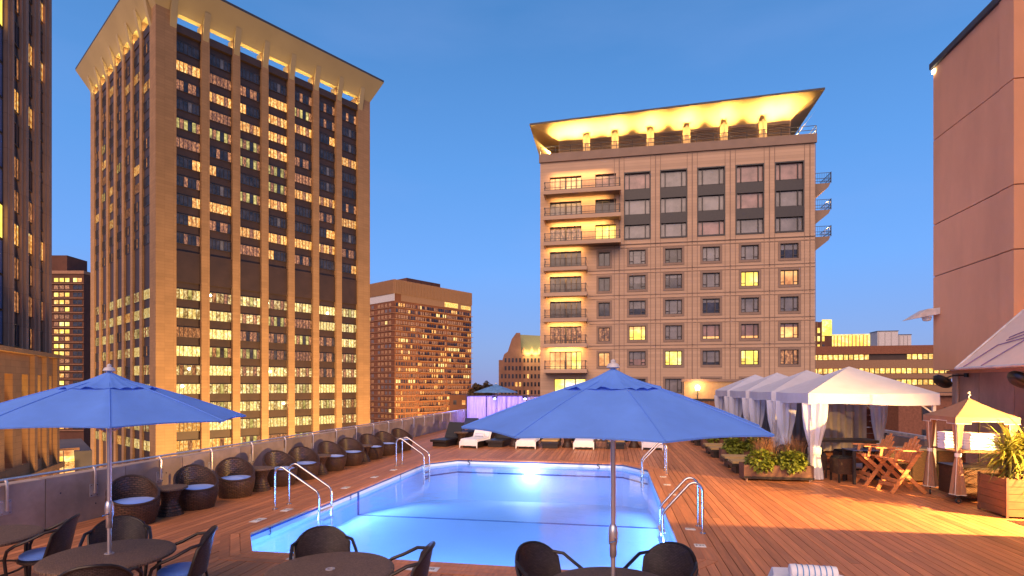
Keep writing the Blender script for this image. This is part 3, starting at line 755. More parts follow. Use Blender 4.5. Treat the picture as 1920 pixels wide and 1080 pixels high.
# r0..r5, per column: pane material
lookup = {(3, 0): lit_gold, (4, 1): lit_gold, (3, 2): lit_orange, (3, 3): lit_orange, (4, 3): lit_gold, (1, 3): lit_gold, (1, 4): lit_orange, (3, 4): lit_orange, (4, 4): lit_dim,
          (2, 2): pane_dark, (0, 2): pane_grey, (4, 2): pane_dark, (2, 3): pane_grey, (3, 1): pane_grey, (4, 0): pane_pink, (0, 1): pane_dark}
for i, cx in enumerate(CX):
    for r, zc in enumerate(rows):
        holes.append(wspec(cx, zc, 2.0, 1.76)); wins.append((cx, zc, 2.0, 1.76, lookup.get((r, i), pane_dark if (r+i) % 3 else pane_grey), 'sash'))
for r in range(5):
    holes.append(wspec(-1.1, rows[r]-.1, 1.4, 1.72)); wins.append((-1.1, rows[r]-.1, 1.4, 1.72, [pane_dark, pane_dark, pane_dark, lit_dim, lit_orange][r], 'pair'))
for i, cx in enumerate(CX): holes.append((cx-1.62, cx+1.62, Z+20.75, Z+29.15))
FL = [4.62+3.17*k for k in range(8)]                  # balcony floors
for k, z in enumerate(FL):
    holes.append((-7.95, -3.95, Z+z+.05, Z+z+2.35))
    if k > 4: holes.append((-2.2, .35, Z+z+.05, Z+z+2.35))
holes.append((-7.4, -3.4, Z+1.3, Z+3.5))
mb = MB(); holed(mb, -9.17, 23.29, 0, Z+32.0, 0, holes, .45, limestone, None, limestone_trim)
mb.face([(23.29, 0, 0), (23.29, 22, 0), (23.29, 22, Z+32), (23.29, 0, Z+32)], limestone)
mb.face([(-9.17, 22, 0), (-9.17, 0, 0), (-9.17, 0, Z+32), (-9.17, 22, Z+32)], limestone)
mb.face([(-9.17, 22, 0), (-9.17, 22, Z+32), (23.29, 22, Z+32), (23.29, 22, 0)], limestone)
mb.face([(-9.17, .0, Z+32), (23.29, .0, Z+32), (23.29, 22, Z+32), (-9.17, 22, Z+32)], grey_roof)
mb.build('wall', hb)
for x0, x1 in [(-9.3, 23.45)]:
    mb = MB(); mb.box(x0, x1, -.22, .12, Z+31.1, Z+32.15, limestone_trim); mb.build('cornice', hb)
for z in [Z+zc+1.62 for zc in rows[:5]]+[Z+20.15]:
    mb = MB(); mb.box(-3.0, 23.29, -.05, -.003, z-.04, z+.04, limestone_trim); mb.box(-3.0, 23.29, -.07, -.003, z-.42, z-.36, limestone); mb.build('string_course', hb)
for x in [.75]+[c+2.19 for c in CX[:4]]+[22.75]:
    mb = MB(); mb.box(x-.05, x+.05, -.05, -.003, 0, Z+31, limestone_trim); mb.build('movement_joint', hb)
    mb = MB(); mb.box(x-.62, x-.56, -.03, -.003, 0, Z+31, limestone_trim); mb.box(x+.56, x+.62, -.03, -.003, 0, Z+31, limestone_trim); mb.build('pilaster_line', hb)
for cx, zc, w, h, pm, kind in wins:
    mb = MB(); b_ = .26                                # surround standing proud of the stone, then a dark frame
    for a, c, p, q in ((-w/2-b_, w/2+b_, h/2, h/2+b_), (-w/2-b_, w/2+b_, -h/2-b_, -h/2), (-w/2-b_, -w/2, -h/2, h/2), (w/2, w/2+b_, -h/2, h/2)): mb.box(a, c, -.06, -.002, p, q, limestone_trim)
    f_ = .085
    for a, c, p, q in ((-w/2, w/2, h/2-f_, h/2), (-w/2, w/2, -h/2, -h/2+f_), (-w/2, -w/2+f_, -h/2, h/2), (w/2-f_, w/2, -h/2, h/2)): mb.box(a, c, .12, .3, p, q, frame_dark)
    if kind == 'sash':
        for x in (-.48, .48): mb.box(x-.045, x+.045, .14, .29, -h/2+f_, h/2-f_, frame_dark)
        for a, c in ((-w/2+f_, -.525), (.525, w/2-f_)): mb.box(a, c, .15, .28, -h/2+.36, -h/2+.43, frame_dark)
    else: mb.box(-.05, .05, .14, .29, -h/2+f_, h/2-f_, frame_dark)
    o = mb.build('window', hb, loc=(cx, 0, Z+zc))
    mb = MB(); mb.face([(-w/2, .26, -h/2), (w/2, .26, -h/2), (w/2, .26, h/2), (-w/2, .26, h/2)], pm); mb.build('pane', o)
    if random.random() < .6 and kind == 'sash':
        q = random.choice((.25, .4, .55, .8)); mb = MB(); mb.box(-w/2+.06, w/2-.06, .235, .25, h/2-h*q, h/2, lit_orange if pm in (lit_gold,) and q < .5 else (pane_pink if pm in (lit_orange, lit_dim) else pane_grey) if pm is not lit_gold else lit_gold); mb.build('blind', o)
for i, cx in enumerate(CX):                           # three-storey black bays
    mb = MB(); x0, x1 = cx-1.62, cx+1.62
    mb.box(x0, x0+.13, -.06, .35, Z+20.75, Z+29.15, dark_metal); mb.box(x1-.13, x1, -.06, .35, Z+20.75, Z+29.15, dark_metal)
    mb.box(x0+.13, x1-.13, -.06, .35, Z+29.0, Z+29.15, dark_metal); mb.box(x0+.13, x1-.13, -.06, .35, Z+20.75, Z+20.9, dark_metal)
    for z in (25.75, 22.62): mb.box(x0+.13, x1-.13, .0, .4, Z+z-.02, Z+z+1.2, dark_metal)
    bb = mb.build('bay_frame', hb)
    for k, (z0, z1) in enumerate(((27.0, 29.0), (23.85, 25.7), (20.9, 22.55))):
        mb = MB(); pm = pane_grey if (i+k) % 4 else pane_pink
        if i == 3 and k == 0: pm = pane_pink
        mb.face([(x0+.13, .3, Z+z0), (x1-.13, .3, Z+z0), (x1-.13, .3, Z+z1), (x0+.13, .3, Z+z1)], pm)
        for x in (-.98, .98): mb.box(cx+x-.05, cx+x+.05, .12, .29, Z+z0, Z+z1, dark_metal)
        mb.box(x0+.13, x1-.13, .12, .29, Z+z0, Z+z0+.08, dark_metal); mb.build('window', bb)
def balcony(x0, x1, z, y0=-1.75, lights=True):
    mb = MB(); e = .18                                  # slab with drooping fascia
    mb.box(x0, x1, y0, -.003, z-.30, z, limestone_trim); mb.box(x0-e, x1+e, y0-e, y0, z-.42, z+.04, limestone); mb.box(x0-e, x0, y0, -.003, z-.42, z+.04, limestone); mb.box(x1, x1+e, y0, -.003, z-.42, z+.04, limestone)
    s = mb.build('balcony', hb)
    mb = MB()
    for t in (0.0, .28, 1.0):
        zz = z+.1+t*.95; mb.box(x0-.08, x1+.08, y0-.06, y0-.02, zz, zz+.05, dark_metal)
        mb.box(x0-.12, x0-.08, y0-.06, 0, zz, zz+.05, dark_metal); mb.box(x1+.08, x1+.12, y0-.06, 0, zz, zz+.05, dark_metal)
    n = int((x1-x0)/.16)
    for i in range(n+1): x = x0+(x1-x0)*i/n; mb.box(x-.012, x+.012, y0-.05, y0-.03, z+.1, z+1.05, dark_metal)
    for x in (x0, (x0+x1)/2, x1): mb.box(x-.05, x+.05, y0-.08, y0-.01, z, z+1.15, dark_metal)
    mb.build('railing', s); return s
for k, z in enumerate(FL):
    wide = k > 4
    mb = MB(); pm = [lit_orange, lit_dim, pane_dark, pane_dark, pane_dark, lit_dim, pane_grey, lit_orange][k]
    pane_grid(mb, -7.95, -6.0, Z+z+.05, Z+z+2.3, .4, 3, [pm, pm, pm]); pane_grid(mb, -5.9, -3.95, Z+z+.05, Z+z+2.3, .4, 3, [pm, lit_gold if k in (0,) else pm, lit_gold if k == 0 else pm], bw=.13)
    mb.build('balcony_door', hb)
    if wide:
        mb = MB(); pane_grid(mb, -2.2, .35, Z+z+.05, Z+z+2.3, .4, 3, [[lit_gold], [pane_dark], [pane_pink]][k-5], bw=.1); mb.build('balcony_window', hb)
    balcony(-8.35, .75 if wide else -3.35, Z+z)
    lamp('balcony_light', 'AREA', (-6.0 if not wide else -4.2, -.75, Z+z+2.68), 130 if k not in (0, 5) else 230, (1, .55, .18), (4.2 if not wide else 7.0, .2), (-6.0 if not wide else -4.2, .6, Z+z+.6), parent=hb)
mb = MB(); pane_grid(mb, -7.4, -3.4, Z+1.3, Z+3.5, .4, 3, [lit_gold], bw=.14); mb.build('window', hb)
for z in FL[5:]:                                       # balconies on the right-hand face
    mb = MB(); pr = [(0, -.05), (2.0, -.35), (2.0, .05), (0, .05)]
    pr = [(0, -2.1), (1.9, -.55), (2.1, -.1), (0, -.1)]
    mb.prism(pr, 1.2, 4.6, limestone_trim, Matrix(((1, 0, 0, 23.295), (0, 0, 1, 0), (0, 1, 0, Z+z), (0, 0, 0, 1))))
    s = mb.build('balcony', hb); mb = MB()
    for t in (.1, .45, 1.1): mb.box(23.3, 25.45, 1.15, 1.19, Z+z+t, Z+z+t+.05, dark_metal); mb.box(25.4, 25.45, 1.2, 4.6, Z+z+t, Z+z+t+.05, dark_metal)
    for i in range(11): mb.box(23.35+i*.2, 23.37+i*.2, 1.16, 1.18, Z+z, Z+z+1.1, dark_metal)
    for x in (23.4, 25.4): mb.box(x, x+.07, 1.1, 1.2, Z+z-.1, Z+z+1.2, dark_metal)
    for i in range(14): mb.box(25.41, 25.43, 1.3+i*.24, 1.32+i*.24, Z+z, Z+z+1.1, dark_metal)
    mb.build('railing', s)
    lamp('balcony_light', 'POINT', (25.4, 2.6, Z+z-1.9), 160, (1, .5, .15), .15, parent=hb)
# roof terrace rail
mb = MB()
for z in (32.55, 33.05): mb.box(-9.2, 23.4, -.15, -.10, Z+z, Z+z+.05, dark_metal)
for i in range(18): x = -9.15+i*1.914; mb.box(x-.03, x+.03, -.16, -.09, Z+32.1, Z+33.1, dark_metal)
for z in (32.55, 33.05): mb.box(23.35, 23.4, -.1, 4, Z+z, Z+z+.05, dark_metal)
mb.build('roof_rail', hb)
# penthouse with louvres, lit ribs and flared soffit
mb = MB(); mb.box(-6.97, 21.2, 2.0, 16, Z+32.02, Z+34.9, limestone_trim); ph = mb.build('penthouse', hb)
ribx = [-2.9, .75, 5.1, 9.4, 13.7, 17.9] 
ribx = [-3.35, .25, 4.6, 9.0, 13.4, 17.9]
ed = [-6.9]+ribx+[21.1]
for a, c in zip(ed, ed[1:]):
    lo, hi = a+(.6 if a > -6.9 else 0), c-(.6 if c < 21 else 0); mb = MB()
    for k in range(12): mb.bar(((lo), 1.93, Z+32.3+k*.2), ((hi), 1.93, Z+32.3+k*.2), .14, .04, louvre_m, up=(0, -.7, 1))
    tag(mb.build('louvre', ph), kind='stuff')
for x in ribx:
    mb = MB(); mb.box(x-.42, x+.42, 1.2, 2.0, Z+32.1, Z+34.75, crown_paint); mb.box(x-.1, x+.1, 1.05, 1.2, Z+32.1, Z+34.9, crown_paint); mb.build('rib', ph)
zl, zr = 35.6, 36.5
mb = MB(); A = [(-6.95, 2.0, Z+34.55), (21.2, 2.0, Z+34.9), (21.2, 16, Z+34.9), (-6.95, 16, Z+34.55)]
B = [(-10.4, -1.0, Z+zl), (23.9, -1.4, Z+zr+.1), (24.6, 20, Z+zr+.4), (-10.4, 20, Z+zl)]
def interp(a, c, t): return tuple(a[i]+(c[i]-a[i])*t for i in range(3))
for i in range(4):                                    # curved cove between wall head and eave
    j = (i+1) % 4; rowsP = []
    for k in range(7):
        t = k/6; zt_ = t**.65; P = []
        for q in (i, j):
            p = interp(A[q], B[q], t); P.append((p[0], p[1], A[q][2]+(B[q][2]-A[q][2])*zt_))
        rowsP.append(P)
    mb.grid(rowsP, crown_paint)
mb.build('cove_soffit', hb, True)
mb = MB(); T = [(p[0], p[1], p[2]+.22) for p in B]
for i in range(4): j = (i+1) % 4; mb.face([B[i], B[j], T[j], T[i]], eave_dark)
mb.face(T, eave_dark); mb.build('roof', hb)
mb = MB(); mb.face([(-6.95, 2.02, Z+32.02), (-10.1, .1, Z+34.6), (-10.1, 14, Z+34.6), (-6.95, 14, Z+32.02)], crown_paint); mb.build('side_cove', hb)
mb = MB(); mb.face([(21.2, 2.02, Z+32.1), (21.2, 14, Z+32.1), (23.6, 14, Z+35.3), (23.6, .3, Z+35.3)], crown_paint); mb.build('side_cove', hb)
for x in ribx+[-6.0, 20.3]:
    for s in (-.75, .75):
        lamp('crown_light', 'SPOT', (x+s, .85, Z+32.35), 1900, (1, .68, .24), .1, (x+s*1.15, .45, Z+40), 66, .9, hb)
        mb = MB(); mb.lathe([(0, 0), (.12, .05), (.12, .2)], lens_warm, 8); mb.build('uplight', ph, loc=(x+s, .75, Z+32.1))
lamp('crown_light', 'POINT', (-8.3, 1.6, Z+32.9), 1100, (1, .72, .30), .2, parent=hb)
lamp('crown_light', 'POINT', (22.3, 2.4, Z+33.0), 900, (1, .72, .30), .2, parent=hb)

# ---- low stucco wall with lamp, street side
yw = empty('terrace_wall', (7.4, 46, 0), 0, 'low yellow stucco terrace wall with a glowing lamp below the hotel block', 'wall')
mb = MB(); mb.box(-1.8, 4, 0, .4, -3, 2.9, yellow_wall); mb.build('wall', yw); mb = MB(); mb.box(-2.0, 4.2, -.1, .5, 2.9, 3.1, limestone_trim); mb.build('coping', yw)
wl = empty('wall_lamp', (6.6, 45.7, 2.0), 0, 'small glowing lantern against the yellow terrace wall', 'lamp')
mb = MB(); mb.box(-.03, .03, -.03, .03, -.5, .2, dark_metal); mb.build('stem', wl); mb = MB(); mb.lathe([(0, .2), (.16, .25), (.18, .5), (.05, .62)], lamp_hot, 10); mb.build('glass', wl)
lamp('lantern', 'POINT', (6.6, 45.3, 2.6), 90, (1, .5, .2), .1)

# ---- right background: curved office block and lit roofs
ob_ = empty('ribbon_office', (*W(82, 150)[:2], -42), R(10.4)+R(-12), 'brown office block with glowing ribbon windows behind the white cabanas', 'building')
mb = MB(); mb.box(-4, 33, .3, 25, -3, 54.9, spandrel); mb.build('core', ob_)
for z0, z1 in ((53.2, 55.4), (49.4, 51.6), (46.6, 47.9), (40, 44.9)):
    mb = MB(); mb.box(-4, 33, -.2, .3, z0, z1, tan_panel if z0 < 50 else house_red); mb.build('spandrel_band', ob_)
for z, skip in ((51.7, (14, 15, 16, 17, 18, 19, 20)), (48.0, ()), (45.0, ())):
    me = variants(1.1, 1.4, 1, [[lit_ribbon]], 0)[0]
    for i in range(29):
        if i in skip: continue
        ob('window', me, ob_, (-3.8+i*1.26, .1, z))
rr = empty('brick_tower', (*W(112, 200)[:2], -45), R(10.4), 'slim brick tower with lit glass corner at the right edge of the hotel block', 'building')
mb = MB(); mb.box(-8, 4.2, 0, 10, 0, 71, brick_dark); mb.build('wall', rr)
mb = MB(); mb.box(.5, 3.9, -.4, 0, 66, 71.8, lit_gold); mb.build('lit_corner', rr)
for i in range(5):
    for r in range(4):
        mb = MB(); mb.box(0, .8, -.1, 0, 0, 1.8, (lit_gold, lit_dim, pane_dark)[(i*r+i) % 3]); mb.build('window', rr, loc=(-6.2+i*1.7, 0, 58+r*3))
    mb = MB(); mb.box(-6.6+i*1.7, -6.4+i*1.7, -.3, 0, 40, 71.2, tan_panel); mb.build('pilaster', rr)
cr = empty('lit_crown_block', (*W(128, 220)[:2], -45), R(10.4)-R(14), 'distant block with a long bright yellow colonnade on its roof', 'building')
mb = MB(); mb.box(-1, 16.5, 0, 10, 0, 63.5, tan_panel); mb.build('wall', cr)
mb = MB(); mb.box(-1, 16.5, .4, 10, 63.5, 67.8, lit_gold); mb.build('lit_colonnade', cr)
mb = MB(); mb.box(-1.4, 16.9, -.4, 10, 67.8, 68.3, lit_white); mb.build('roof', cr)
for i in range(14): mb = MB(); mb.box(-.9+i*1.3, -.55+i*1.3, -.2, .35, 63.5, 67.8, crown_paint); mb.build('column', cr)
dm = empty('domed_block', (*W(157, 220)[:2], -41.5), R(10.4), 'distant building with a sparkling lit dome on top', 'building')
mb = MB(); mb.box(-6, 6, 0, 10, -3.5, 59, brick_dark); mb.build('wall', dm)
mb = MB(); mb.lathe([(5, 59), (5, 60.2), (4.2, 61.8), (2.6, 63.4), (0, 64.2)], lit_gold, 14, (0, 5)); mb.build('dome', dm, True)
for i in range(9):
    a = i*.7; mb = MB(); mb.lathe([(.06, 0), (.1, 1.8), (0, 3.2)], lamp_hot, 5); mb.build('finial', dm, loc=(4.4*cos(a), 5+4.4*sin(a), 60))
for lat, d, w, z0, z1, l in ((104, 152, 5.2, 56.0-45, 60.2-45, 'white rooftop air handling box on the brown ribbon window block'), (110, 152, 3.2, 56.0-45, 59.2-45, 'smaller grey rooftop plant box on the brown ribbon window block')):
    u = empty('rooftop_unit', (*W(lat*.995, d+4)[:2], 12.9), R(-2), l, 'rooftop unit', 'plant boxes on the ribbon window block')
    mb = MB(); mb.box(0, w, 0, 5, 0, z1-10.0, light_grey); mb.build('casing', u); mb = MB(); mb.box(-.1, w+.1, -.1, 5.1, z1-10.0, z1-9.8, grey_roof); mb.build('lid', u)
    mb = MB()
    for k in range(3): mb.box(w*.3*k+.3, w*.3*k+.36, -.05, 0, .2, z1-10.3, dark_metal)
    tag(mb.build('panel_seam', u), kind='stuff')
# street houses seen between cabana and towel cart
for n_, (lat, d, w, m1, l) in enumerate(((45.5, 62, 5.6, house_red, 'red brick town house seen between the cabana curtain and the towel cart'), (51.2, 63, 8.5, house_blue, 'blue grey town house with orange lit windows behind the towel cart'))):
    u = empty('town_house', (*W(lat, d)[:2], -45), R(10.4), l, 'house')
    mb = MB(); mb.box(-2 if n_ == 0 else 0, w, 0, 8, 0, 46.5+n_*.3, m1); mb.build('wall', u)
    for r in range(4):
        for i in range(2 + n_):
            mb = MB(); q = lit_orange if (r, i) in ((1, 1), (2, 0), (1, 2), (3, 1), (3, 0)) and (n_ or r == 3) else pane_dark
            mb.box(-.1, 1.3, -.04, 0, -.1, 1.4, frame_dark); mb.box(0, 1.2, -.07, -.04, 0, 1.3, q); mb.build('window', u, loc=(.7+i*2.5, 0, 43.8-r*2.5))
    mb = MB(); mb.box(-.3, w+.2, -.5, 8, 46.5, 46.8, ledge_m); mb.build('cornice', u)
# atrium roof far down on the left
at = empty('glass_atrium', (*W(-72, 80)[:2], -45), R(10.4+41), 'glowing orange glass atrium roof low between the two left towers', 'building')
mb = MB(); mb.box(-4, 7.2, .3, 9, 0, 34.2, tan_panel); mb.build('wall', at)
for i in range(8):
    for j in range(4):
        mb = MB(); M = Matrix.Translation((-4+i*1.35, -.6+j*.80, 34.4+j*.80))@Matrix.Rotation(R(45), 4, 'X')
        mb.box(0, 1.22, 0, 1.05, 0, .05, (lit_orange, lit_gold, lit_warm)[(i*3+j*2) % 3], M); mb.build('pane', at)
mb = MB(); mb.box(-4.2, 7.4, 2.7, 3.1, 37.5, 37.9, ledge_m); mb.build('ridge', at)
gr = MB(); gr.box(-4, 9, 3.2, 30, 0, 37.3, grey_roof); gr.build('flat_roof_building', loc=at.location, rz=at.rotation_euler[2], label='flat grey roof behind the glowing atrium, low between the two left towers', cat='building')

# ================================================================== RIGHT-HAND BUILDING
rb = empty('stucco_building', (10, 12, 0), 0, 'tall pink stucco wall of the hotel at the right edge', 'building')
zt_ = (3.0, 5.5, 8.0, 10.65, 12.7); zt_ = (3.0, 6.15, 7.68, 10.25, 12.6)
mb = MB(); mb.box(.04, 3, 4.05, 7.6, 3.02, 12.55, stucco_gap); mb.box(.3, 3, -8, 4.05, 3.02, 16, pane_grey); mb.build('core', rb)
zz = (3.0, 5.98, 7.62, 10.3, 12.6)
for a, c in zip(zz, zz[1:]):
    mb = MB(); mb.box(0, 3.02, 4.55, 7.62, a+.015, c-.015, stucco); mb.build('stucco_panel', rb)
    mb = MB(); mb.box(-.03, .6, 4.0, 4.535, a+.015, c-.015, stucco); mb.build('stucco_panel', rb)
mb = MB(); mb.box(-.08, 3.1, 3.95, 7.7, 12.6, 12.78, eave_dark); mb.build('roof_edge', rb)
mb = MB(); mb.box(-.06, 0, 7.5, 7.6, 12.42, 12.52, lamp_hot); mb.build('corner_lamp', rb)
ys = (-8, -5.5, -3.2, -1, 1.3, 3.1, 4.6, 6.0, 7.3)
for a, c in zip(ys, ys[1:]):
    mb = MB(); mb.box(.35, .7, a+.012, c-.012, 0, 3.0, mat('board_concrete', (.50, .28, .20), .9, var=.2, scale=2, stretch=(1, 1, .4), rnd=.08, stain=.4, sscale=1.2, bump=.3) if 'board_concrete' not in MATS else MATS['board_concrete']); mb.build('concrete_panel', rb)
mb = MB(); mb.box(.3, 3, -8, 7.5, 2.9, 3.0, stucco); mb.build('overhang', rb)
t = MB(); t.tube([(.28, 6.9, 0), (.28, 6.9, 2.9)], .04, concrete, 8); t.build('downpipe', rb)
# wedge-shaped wall light
wpk = empty('wall_light', (9.98, 19.45, 4.82), 0, 'white wedge shaped wall light high on the corner of the pink wall', 'lamp')
mb = MB(); mb.prism([(0, -.06), (-.35, -.12), (-.85, -.22), (-.35, .10), (0, .14)], -.25, .25, light_grey, Matrix(((1, 0, 0, 0), (0, 0, 1, 0), (0, 1, 0, 0), (0, 0, 0, 1)))); mb.build('housing', wpk)
mb = MB(); mb.lathe([(0, -.26), (.1, -.24), (.14, -.12)], piping, 12, (-.25, 0)); mb.build('lens', wpk)
# awning
aw = empty('awning', (10, 15.7, 0), 0, 'white sloping awning with dark curved lettering strokes beneath the stucco wall', 'awning')
mb = MB(); n = 8
mb.grid([[(0-(1.5)*t, -k*1.0, 4.42-1.45*t-.05*sin(pi*t)) for t in [i/6 for i in range(7)]] for k in range(n+1)], awning_white)
mb.build('canvas', aw, True)
mb = MB(); mb.tube([(-1.5, 0, 2.96), (-1.5, -8, 2.96)], .03, light_grey, 8); mb.tube([(0, 0, 4.40), (-1.5, 0, 2.97)], .025, light_grey, 8); mb.tube([(0, 0, 3.0), (-1.5, 0, 2.94)], .025, light_grey, 8); mb.build('frame', aw)
def awp(y, t, off=.02): return (-1.5*t-off*.7, y, 4.42-1.45*t-.05*sin(pi*t)+off)
for pts in ([(-.35, 1.0), (-.62, .62)], [(-1.0, 1.0), (-1.5, .50)], [(-.62, .62), (-1.1, .56), (-1.6, .51)], [(-.75, .55), (-1.2, .47), (-1.7, .40)], [(-.72, .50), (-.95, .44), (-1.7, .33)]):
    mb = MB(); mb.tube([awp(*p) for p in pts], .012, awning_ink, 5); mb.build('lettering_stroke', aw)
# patio heaters / round lamps on brackets
def heater(y, x, lab):
    r = empty('patio_heater', (x, y, 2.66), 0, lab, 'heater', 'round black heaters on brackets')
    M = Matrix.Rotation(R(38), 4, 'Y')
    mb = MB(); P = []
    for (q, z) in ((0, .11), (.16, .11), (.24, .07), (.27, 0), (.24, -.07), (.19, -.10), (0, -.09)):
        P.append([M @ Vector((q*cos(a), q*sin(a), z)) for a in [2*pi*i/24 for i in range(24)]])
    mb.grid(P, black_pl, wv=True); mb.build('disc', r, True)
    mb = MB(); P = []
    for (q, z) in ((.20, -.102), (.17, -.125), (0, -.12)): P.append([M @ Vector((q*cos(a), q*sin(a), z)) for a in [2*pi*i/20 for i in range(20)]])
    mb.grid(P, frame_dark, wv=True); mb.build('grille', r, True)
    mb = MB(); mb.tube([(.05, 0, .08), (.25, 0, .16), (.62, 0, .18)], .022, black_pl, 8); mb.lathe([(.0, .12), (.06, .12), (.06, .24), (0, .24)], black_pl, 10, (.62, 0)); mb.build('bracket', r)
heater(18.4, 9.62, 'black tilted round heater at the far corner of the pink wall')
heater(14.3, 9.05, 'black tilted round heater under the awning beside the palm')

# ================================================================== FURNITURE
# ---- barrel chairs along the parapet
def barrel_chair(loc, rz, lab):
    r = empty('barrel_chair', loc, rz, lab, 'chair', 'woven barrel chairs along the parapet')
    N = 40; P = []; Q = []; rim = []
    for i in range(N):
        a = 2*pi*i/N; back = ((1-cos(a))/2)**1.3           # opening towards +X
        h = .40+.42*back; lean = .10*back; po = []; pi_ = []
        for k in range(9):
            t = k/8; z = t*h; ro = .335+.085*sin(min(1, z/.42)*pi/2)+(-.05*max(0, z-.42)/.4)
            po.append(((ro)*cos(a)-lean*t*t*.6, ro*sin(a), z))
        for k in range(7):
            t = 1-k/6; z = .34+(h-.34)*t; ro = .395-.05*max(0, z-.42)/.4-.04*(1-t)
            pi_.append((ro*cos(a)-lean*(z/h)**2*.6, ro*sin(a), z-.005))
        P.append(po); Q.append(pi_); rim.append(((po[-1][0]+pi_[0][0])/2, (po[-1][1]+pi_[0][1])/2, h+.004))
    mb = MB(); mb.grid(P, wicker, wu=True, us=4.4, vs=1); mb.grid(Q, wicker, wu=True, us=4.4, vs=.8); mb.face([p[0] for p in reversed(P)], wicker)
    s = mb.build('shell', r, True)
    mb = MB(); mb.tube(rim+[rim[0]], .024, wicker, 8, False); mb.build('rim', s, True)
    mb = MB(); mb.lathe([(0, .33), (.34, .33), (.355, .36), (.35, .415), (.30, .43), (0, .435)], cushion, 28); mb.build('cushion', r, True)
    return r
bc = None
BCH = [(-8.62, 8.65, 'largest woven barrel chair, partly behind the blue umbrella pole at the left'), (-8.5, 10.05, 'second woven barrel chair from the left, right of the first hourglass table'),
       (-8.5, 11.25, 'third woven barrel chair from the left, left of the second hourglass table'), (-8.35, 12.75, 'fourth woven barrel chair, seen through the near left ladder'),
       (-8.3, 13.75, 'fifth woven barrel chair, directly left of the third hourglass table'), (-8.3, 15.3, 'sixth woven barrel chair, directly right of the third hourglass table'),
       (-8.25, 16.4, 'seventh woven barrel chair along the parapet, left of the fourth hourglass table'), (-8.25, 17.95, 'eighth woven barrel chair, third from the far end'),
       (-8.2, 19.05, 'ninth woven barrel chair, second from the far end, behind the far left ladder'), (-8.2, 20.6, 'farthest and smallest woven barrel chair at the end of the row')]
for i, (x, y, l) in enumerate(BCH):
    rz = R(-38+random.uniform(-7, 7))
    if bc is None: bc = barrel_chair((x, y, 0), rz, l)
    else: dup(bc, (x, y, 0), rz, l)
def hour_table(loc, lab, group):
    r = empty('hourglass_table', loc, 0, lab, 'side table', group)
    mb = MB(); mb.lathe([(.24, 0), (.22, .06), (.15, .22), (.145, .30), (.19, .42), (.25, .50)], wicker, 26, us=3, vs=1, bot=True); mb.build('base', r, True)
    mb = MB(); mb.lathe([(.25, .50), (.31, .505), (.315, .53), (.30, .545), (0, .548)], wicker_top, 26, us=2, vs=2); mb.build('table_top', r, True)
    return r
ht = None
for x, y, l in ((-8.52, 9.38, 'first hourglass wicker table, between the two nearest barrel chairs'), (-8.38, 12.0, 'second hourglass wicker table along the parapet'),
                (-8.25, 14.5, 'third hourglass wicker table, right of the fifth barrel chair'), (-8.2, 17.2, 'fourth hourglass wicker table along the parapet'), (-8.15, 19.85, 'fifth and farthest hourglass table of the parapet row')):
    if ht is None: ht = hour_table((x, y, 0), l, 'hourglass tables along the parapet')
    else: dup(ht, (x, y, 0), 0, l)

# ---- round tables and woven armchairs in the foreground
def round_table(loc, lab, hole=False):
    r = empty('round_table', loc, 0, lab, 'table', 'round woven tables')
    mb = MB(); mb.lathe([(.03, .728), (.56, .728), (.595, .722), (.61, .71), (.61, .69), (.59, .68), (.03, .68)], wicker_top, 56, us=1, vs=1)
    me = mb.mesh('table_top', True); ul = me.uv_layers[0].data                  # planar weave
    for lp in me.loops: v = me.vertices[lp.vertex_index].co; ul[lp.index].uv = (v.x*1.4, v.y*1.4)
    ob('table_top', me, r)
    mb = MB(); mb.lathe([(.028, .70), (.028, .735), (.045, .735), (.045, .725)], plate_m, 18); mb.build('umbrella_ring', r)
    for k in range(4):
        a = pi/4+k*pi/2; mb = MB(); mb.tube([(.46*cos(a), .46*sin(a), 0), (.44*cos(a), .44*sin(a), .35), (.45*cos(a), .45*sin(a), .68)], .022, chair_tube, 8); mb.build('leg', r)
    mb = MB(); mb.lathe([(.42, .30), (.44, .30), (.44, .32), (.42, .32), (.42, .30)], chair_tube, 32); mb.build('stretcher', r)
    return r
TA = (-5.26, 4.98); TB = (-2.70, 4.94); TC = (0.0, 4.93); TD = (-7.40, 5.26)
rt = round_table((*TA, 0), 'round woven table carrying the left blue umbrella')
dup(rt, (*TB, 0), 0, 'round woven table without an umbrella, in the bottom middle left'); dup(rt, (*TC, 0), 0, 'round woven table at the bottom edge under the large central umbrella'); dup(rt, (*TD, 0), 0, 'round woven table cut off by the left edge of the picture')
